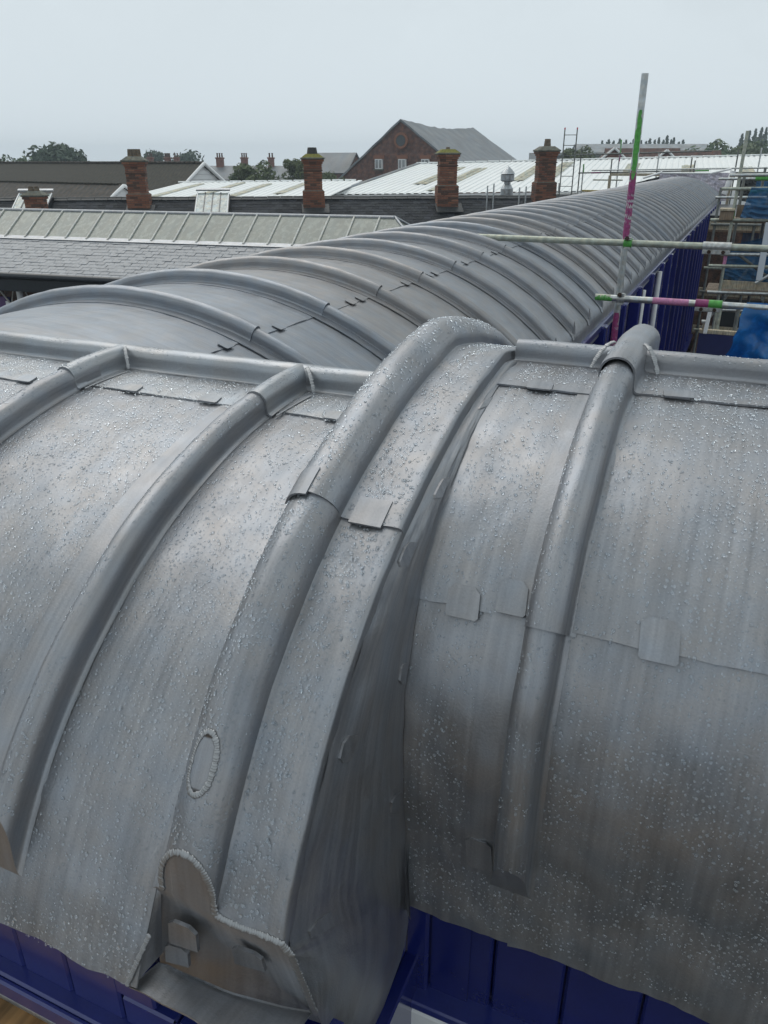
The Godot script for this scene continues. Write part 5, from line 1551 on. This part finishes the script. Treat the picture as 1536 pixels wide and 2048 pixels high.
func wavy(a: Vector3, b: Vector3, c: Vector3, d: Vector3, away: Vector3, amp: float, seed_: int, n := 22) -> ArrayMesh:   # creased sheeting over a quad a-b-c-d
	var rows := []; var uvs := []
	for i in n + 1:
		var r := PackedVector3Array(); var u := PackedVector2Array()
		for j in n + 1:
			var p := a.lerp(b, float(j) / n).lerp(d.lerp(c, float(j) / n), float(i) / n)
			r.append(p + away * (nz.get_noise_2d(i * 1.1 + seed_ * 50.0, j * 1.3) * amp + nz.get_noise_2d(i * 3.3 + seed_ * 50.0, j * 3.1) * amp * 0.3)); u.append(Vector2(j, i) * 0.1)
		rows.append(r); uvs.append(u)
	var m := MB.new(); m.grid(rows, uvs, away, 0.01)
	return m.mesh()
func bridge_end() -> void:
	var o := part("plastic_sheet", wavy(W(-3.0, 30.2, -0.36), W(-0.80, 30.2, -0.34), W(-0.76, 30.1, -1.2), W(-3.0, 30.2, -1.4), Vector3.BACK, 0.05, 1), mats.lilac_sheet, self)
	tag(o, "pale lilac plastic sheet closing the far end of the long roof", "plastic sheet")
	o = part("plastic_sheet", wavy(W(-4.75, 29.4, -0.95), W(-2.6, 30.6, -0.36), W(-2.6, 30.4, -2.4), W(-4.75, 29.2, -2.4), Vector3.BACK, 0.08, 2), mats.black_sheet, self)
	tag(o, "dark plastic sheet left of the long roof's far end", "plastic sheet")
	o = part("plastic_sheet", wavy(W(-0.52, 30.6, -0.36), W(1.2, 30.6, -0.34), W(1.2, 30.4, -1.6), W(-0.45, 30.4, -1.15), Vector3.BACK, 0.12, 3), mats.black_sheet, self)
	tag(o, "dark plastic sheet behind the scaffold right of the far end", "plastic sheet")
	var t := thing("white_edging", "white folded edge strips round the sheeted far end", "edging")
	var m := MB.new()
	m.tube(W(-0.84, 30.0, -1.0), W(-0.68, 30.0, -0.28), 0.09, 8); part("strip", m.mesh(), mats.white_paint, t)
	m = MB.new(); m.tube(W(-3.5, 29.9, -0.52), W(-2.9, 29.9, -0.33), 0.035, 8); part("strip", m.mesh(), mats.white_paint, t)
	m = MB.new(); m.tube(W(-1.4, 30.05, -0.37), W(-0.75, 30.05, -0.22), 0.035, 8); part("strip", m.mesh(), mats.white_paint, t)
	m = MB.new(); m.tube(W(-2.9, 30.06, -0.36), W(-1.3, 30.06, -0.36), 0.03, 8); part("strip", m.mesh(), mats.white_paint, t)
	t = thing("frame", "timber frame holding up the sheeted far end", "frame")
	for c in [-4.7, -3.0, -0.72, 1.1]: box_part("post", mats.timber_pale, t, W(c, 30.45, (-H - 0.45) * 0.5), Vector3(0.09, H - 0.45, 0.09))
	box_part("rail", mats.timber_pale, t, W(-1.8, 30.5, -0.42), Vector3(5.8, 0.09, 0.05))
func right_scaffold() -> void:
	var s := 13.0
	var t := thing("scaffold", "scaffold tower of standards, guard rails and boards beyond the blue wall at the right edge", "scaffold")
	for e in [[-0.2, 0.39, 0], [0.24, 0.14, 1.0], [1.2, 0.3, 0], [-0.15, -0.2, 1.3], [1.2, 0.0, 1.3]]:
		tube_part("standard", mats.tube_lime if e[2] == 0 else mats.tube_dull, t, W(e[0], s + e[2] * 1.0, -H), W(e[0], s + e[2] * 1.0, e[1]), 0.0242, 10)
	tube_part("paint_band", mats.paint_green, t, W(-0.2, s, -0.78), W(-0.2, s, -0.66), 0.0255, 10)
	tube_part("paint_band", mats.paint_pink, t, W(-0.2, s, -1.40), W(-0.2, s, -1.22), 0.0255, 10)
	for e in [[-0.49, -0.78, 1.4, -0.74, "tube_lime"], [-0.27, -1.25, 1.4, -1.2, "tube_steel"], [-0.41, -1.42, 1.4, -1.37, "tube_lime"], [-0.37, -1.80, 1.4, -1.75, "tube_steel"], [-0.33, -0.18, 1.4, -0.15, "tube_steel"], [0.01, -0.22, 1.4, -0.21, "paint_green"], [-0.41, -0.36, 1.4, -0.32, "tube_lime"], [-0.03, -0.39, 1.4, -0.36, "paint_green"], [-0.11, -2.05, 1.4, -2.0, "tube_steel"], [0.11, -2.11, 1.4, -2.05, "paint_yellow"]]:
		tube_part("guard_rail", mats[e[4]], t, W(e[0], s - 0.05, e[1]), W(e[2], s - 0.05, e[3]), 0.0235, 10)
	tube_part("brace", mats.tube_dull, t, W(-0.02, s + 0.06, -1.26), W(0.9, s + 0.06, -1.88), 0.022, 8)
	tube_part("brace", mats.tube_steel, t, W(0.27, s - 0.1, -1.63), W(1.3, s - 0.1, -0.85), 0.022, 8)
	for k in 3: tube_part("transom", mats.tube_dull, t, W(-0.1 + 0.5 * k, s - 0.1, -1.85), W(-0.1 + 0.5 * k, s + 1.4, -1.85), 0.0235, 8)
	box_part("toe_board", mats.board, t, W(0.63, s + 0.0, -0.655), Vector3(1.58, 0.17, 0.035), Basis.IDENTITY, 0.004)
	box_part("toe_board", mats.timber_pale, t, W(0.60, s + 0.05, -1.69), Vector3(1.62, 0.12, 0.035), Basis.IDENTITY, 0.004)
	for k in 4:
		box_part("deck_board", mats.board, t, W(0.55, s + 0.2 + k * 0.235, -0.80), Vector3(1.9, 0.038, 0.225), Basis.IDENTITY, 0.004)
		box_part("deck_board", mats.board, t, W(0.55, s + 0.2 + k * 0.235, -1.82), Vector3(1.9, 0.038, 0.225), Basis.IDENTITY, 0.004)
	t = thing("scaffold", "second row of scaffold tubes and boards deeper behind the right-hand tower", "scaffold")
	for e in [[-0.55, -0.45], [0.15, -0.1], [0.55, 0.45], [1.0, 0.3]]: tube_part("standard", mats.tube_dull, t, W(e[0], 17.0, -H), W(e[0], 17.0, e[1]), 0.0242, 8)
	for h in [-0.30, -0.62, -1.1, -1.9, -2.35, -2.7, -3.1]: tube_part("ledger", [mats.tube_steel, mats.tube_lime, mats.tube_dull][int(absf(h) * 10.0) % 3], t, W(-0.62, 16.95, h), W(1.4, 16.95, h + 0.03), 0.0242, 8)
	for h in [-1.22, -2.46, -3.2]:
		for k in 3: box_part("deck_board", mats.board, t, W(0.4, 17.15 + k * 0.235, h), Vector3(2.1, 0.038, 0.225), Basis.IDENTITY, 0.004)
		box_part("toe_board", mats.timber_pale, t, W(0.4, 17.03, h + 0.10), Vector3(2.1, 0.15, 0.035), Basis.IDENTITY, 0.004)
	tube_part("brace", mats.tube_steel, t, W(-0.5, 16.9, -3.1), W(0.55, 16.9, -1.2), 0.0242, 8)
	var o: MeshInstance3D
	o = part("debris_netting", wavy(W(0.05, 17.6, -0.35), W(1.6, 17.6, -0.3), W(1.6, 17.5, -2.3), W(-0.1, 17.5, -2.3), Vector3.BACK, 0.1, 9), mats.blue_netting, self)
	tag(o, "blue debris netting hung deepest behind the right-hand scaffold boards", "netting")
	t = thing("timber_offcut", "weathered timber block at the end of the upper scaffold boards", "timber", W(-0.28, s + 0.02, -0.80))
	box_part("block", mats.board, t, Vector3(0, 0.085, 0), Vector3(0.19, 0.13, 0.3), Basis.IDENTITY, 0.01)
	box_part("batten", mats.timber_pale, t, Vector3(0, 0.165, 0), Vector3(0.21, 0.03, 0.34), Basis.IDENTITY, 0.004)
	o = box_part("plank", M("pale_plank", 0.55, 0.60, 0.66, 0.6), self, W(0.30, s - 0.10, -1.19), Vector3(0.085, 0.80, 0.04), Basis(Vector3.BACK, 0.02), 0.005)
	tag(o, "pale upright plank leaning on the scaffold guard rails at the right edge", "plank")
	o = part("debris_netting", wavy(W(-0.18, s + 0.6, -1.18), W(1.4, s + 0.6, -0.75), W(1.4, s + 0.5, -1.78), W(-0.2, s + 0.5, -1.66), Vector3.BACK, 0.08, 5), mats.blue_netting, self)
	tag(o, "dark blue debris netting behind the middle guard rails of the scaffold", "netting")
	o = part("debris_netting", wavy(W(-0.02, s - 0.1, -0.34), W(1.4, s - 0.1, -0.3), W(1.4, s - 0.12, -0.74), W(-0.10, s - 0.12, -0.74), Vector3.BACK, 0.06, 6), mats.blue_netting, self)
	tag(o, "blue debris netting draped over the upper toe board of the scaffold", "netting")
	t = thing("hoarding", "dark blue plywood hoarding panel with a timber top rail at the right", "hoarding")
	box_part("panel", mats.blue_hoarding, t, W(0.33, 9.5, -2.45), Vector3(1.22, 1.35, 0.02))
	box_part("top_rail", mats.timber_pale, t, W(0.33, 9.52, -1.752), Vector3(1.24, 0.045, 0.07), Basis.IDENTITY, 0.004)
	for c in [-0.24, 0.9]: box_part("post", mats.timber_pale, t, W(c, 9.56, -4.5), Vector3(0.07, 5.4, 0.07))
	o = box_part("white_post", mats.white_paint, self, W(-0.212, 9.46, -1.62), Vector3(0.042, 0.30, 0.042), Basis(Vector3.BACK, -0.06), 0.006)
	tag(o, "short white post standing up from the blue hoarding", "post")
	o = tube_part("green_pole", mats.tube_lime, self, W(-0.11, 9.58, -H), W(-0.11, 9.58, -1.44), 0.0242, 10)
	tag(o, "greenish scaffold pole behind the white post at the hoarding", "pole")
	o = tube_part("grey_pole", mats.tube_dull, self, W(0.08, 9.58, -H), W(0.08, 9.58, -1.48), 0.0242, 10)
	tag(o, "dull grey scaffold pole behind the hoarding next to the tarpaulin", "pole")
	t = thing("mallet", "small mallet standing handle down on the hoarding's top rail", "mallet", W(-0.25, 9.50, -1.73))
	var m := MB.new(); m.lathe(Vector3.ZERO, [[0.011, 0.0], [0.013, 0.04], [0.011, 0.07]], 10); part("handle", m.mesh(), mats.timber_pale, t)
	m = MB.new(); m.tube(Vector3(-0.028, 0.085, 0), Vector3(0.028, 0.085, 0), 0.020, 12); part("head", m.mesh(), mats.fitting_zinc, t)
	# brick building added to fill the deep shade behind the scaffold
	t = thing("brick_building", "dark brown brick building put in to fill the deep shade behind the right-hand scaffold", "building", W(3.83, 24.0, -H))
	box_part("wall", mats.brown_brick, t, Vector3(0, 2.9, -2.0), Vector3(9.6, 5.8, 6.0))
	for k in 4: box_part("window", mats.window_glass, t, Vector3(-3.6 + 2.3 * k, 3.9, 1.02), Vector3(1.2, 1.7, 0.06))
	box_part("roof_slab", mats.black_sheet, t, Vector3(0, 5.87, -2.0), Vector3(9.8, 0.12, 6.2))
	# low brick wall seen under the blue wall
	t = thing("brick_wall", "dark brick wall below the long blue wall", "wall", W(-0.62, 16.0, -H))
	box_part("wall", mats.brown_brick, t, Vector3(0, 1.35, 0), Vector3(0.3, 2.7, 22.0))

# ---------------------------------------------------------------- sky and start
func sky_image() -> Image:
	var w := 1024; var h := 512
	var f := FastNoiseLite.new(); f.seed = 77; f.frequency = 1.5; f.fractal_octaves = 5; f.domain_warp_enabled = true; f.domain_warp_amplitude = 0.4; f.domain_warp_frequency = 1.2
	var im := Image.create(w, h, false, Image.FORMAT_RGBF)
	for y in h:
		var el := (0.5 - (y + 0.5) / h) * PI
		for x in w:
			var az := (x + 0.5) / w * TAU
			var d := Vector3(cos(el) * cos(az), sin(el) * 2.2, cos(el) * sin(az))
			var n := f.get_noise_3dv(d)
			var k := 1.0 + n * 0.20 * smoothstep(0.02, 0.3, el)
			var u := smoothstep(-0.05, 0.75, el)
			var c := Color(0.61, 0.68, 0.725).lerp(Color(0.545, 0.605, 0.62), u)
			im.set_pixel(x, y, Color(c.r * k, c.g * k, c.b * k))
	return im

func _ready() -> void:
	rng.seed = 20240
	nz.seed = 100; nz.frequency = 1.0; nz.fractal_octaves = 2
	var cam := Camera3D.new()
	cam.name = "camera"
	cam.position = Vector3(0, H, 0)
	cam.rotation = Vector3(deg_to_rad(-24.506), deg_to_rad(23.855), 0)
	cam.fov = 67.31
	cam.near = 0.05; cam.far = 3000
	add_child(cam); cam.current = true
	var env := Environment.new()
	env.background_mode = Environment.BG_SKY
	var sky := Sky.new()
	var sm := PanoramaSkyMaterial.new()
	sm.panorama = ImageTexture.create_from_image(sky_image())
	sky.sky_material = sm
	env.sky = sky
	env.tonemap_mode = Environment.TONE_MAPPER_LINEAR
	env.tonemap_exposure = 1.16
	env.fog_enabled = true; env.fog_density = 0.0010; env.fog_light_color = Color(0.80, 0.85, 0.89)
	env.sdfgi_enabled = true; env.ssao_enabled = true; env.ssil_enabled = true
	var we := WorldEnvironment.new(); we.name = "environment"; we.environment = env; add_child(we)
	var sun := DirectionalLight3D.new(); sun.name = "sun"
	sun.light_energy = 0.36; sun.light_angular_distance = 55.0; sun.light_color = Color(1.0, 0.98, 0.95)
	sun.rotation = Vector3(deg_to_rad(-55), deg_to_rad(235), 0)
	sun.shadow_enabled = true
	add_child(sun)
	make_profiles()
	make_materials()
	# setting
	var g := MB.new()
	g.quad(Vector3(-400, 0, -450), Vector3(400, 0, -450), Vector3(400, 0, 150), Vector3(-400, 0, 150), Vector3.UP)
	setting("ground", g.mesh(), mats.ground)
	station_building(); canopy()
	white_sheds(); far_buildings()
	blue_walls()
	long_roof(); near_wide_roof(); near_narrow_roof(); raised_step()
	near_scaffold(); right_scaffold(); bridge_end(); far_scaffold()
	trees()
	drops()
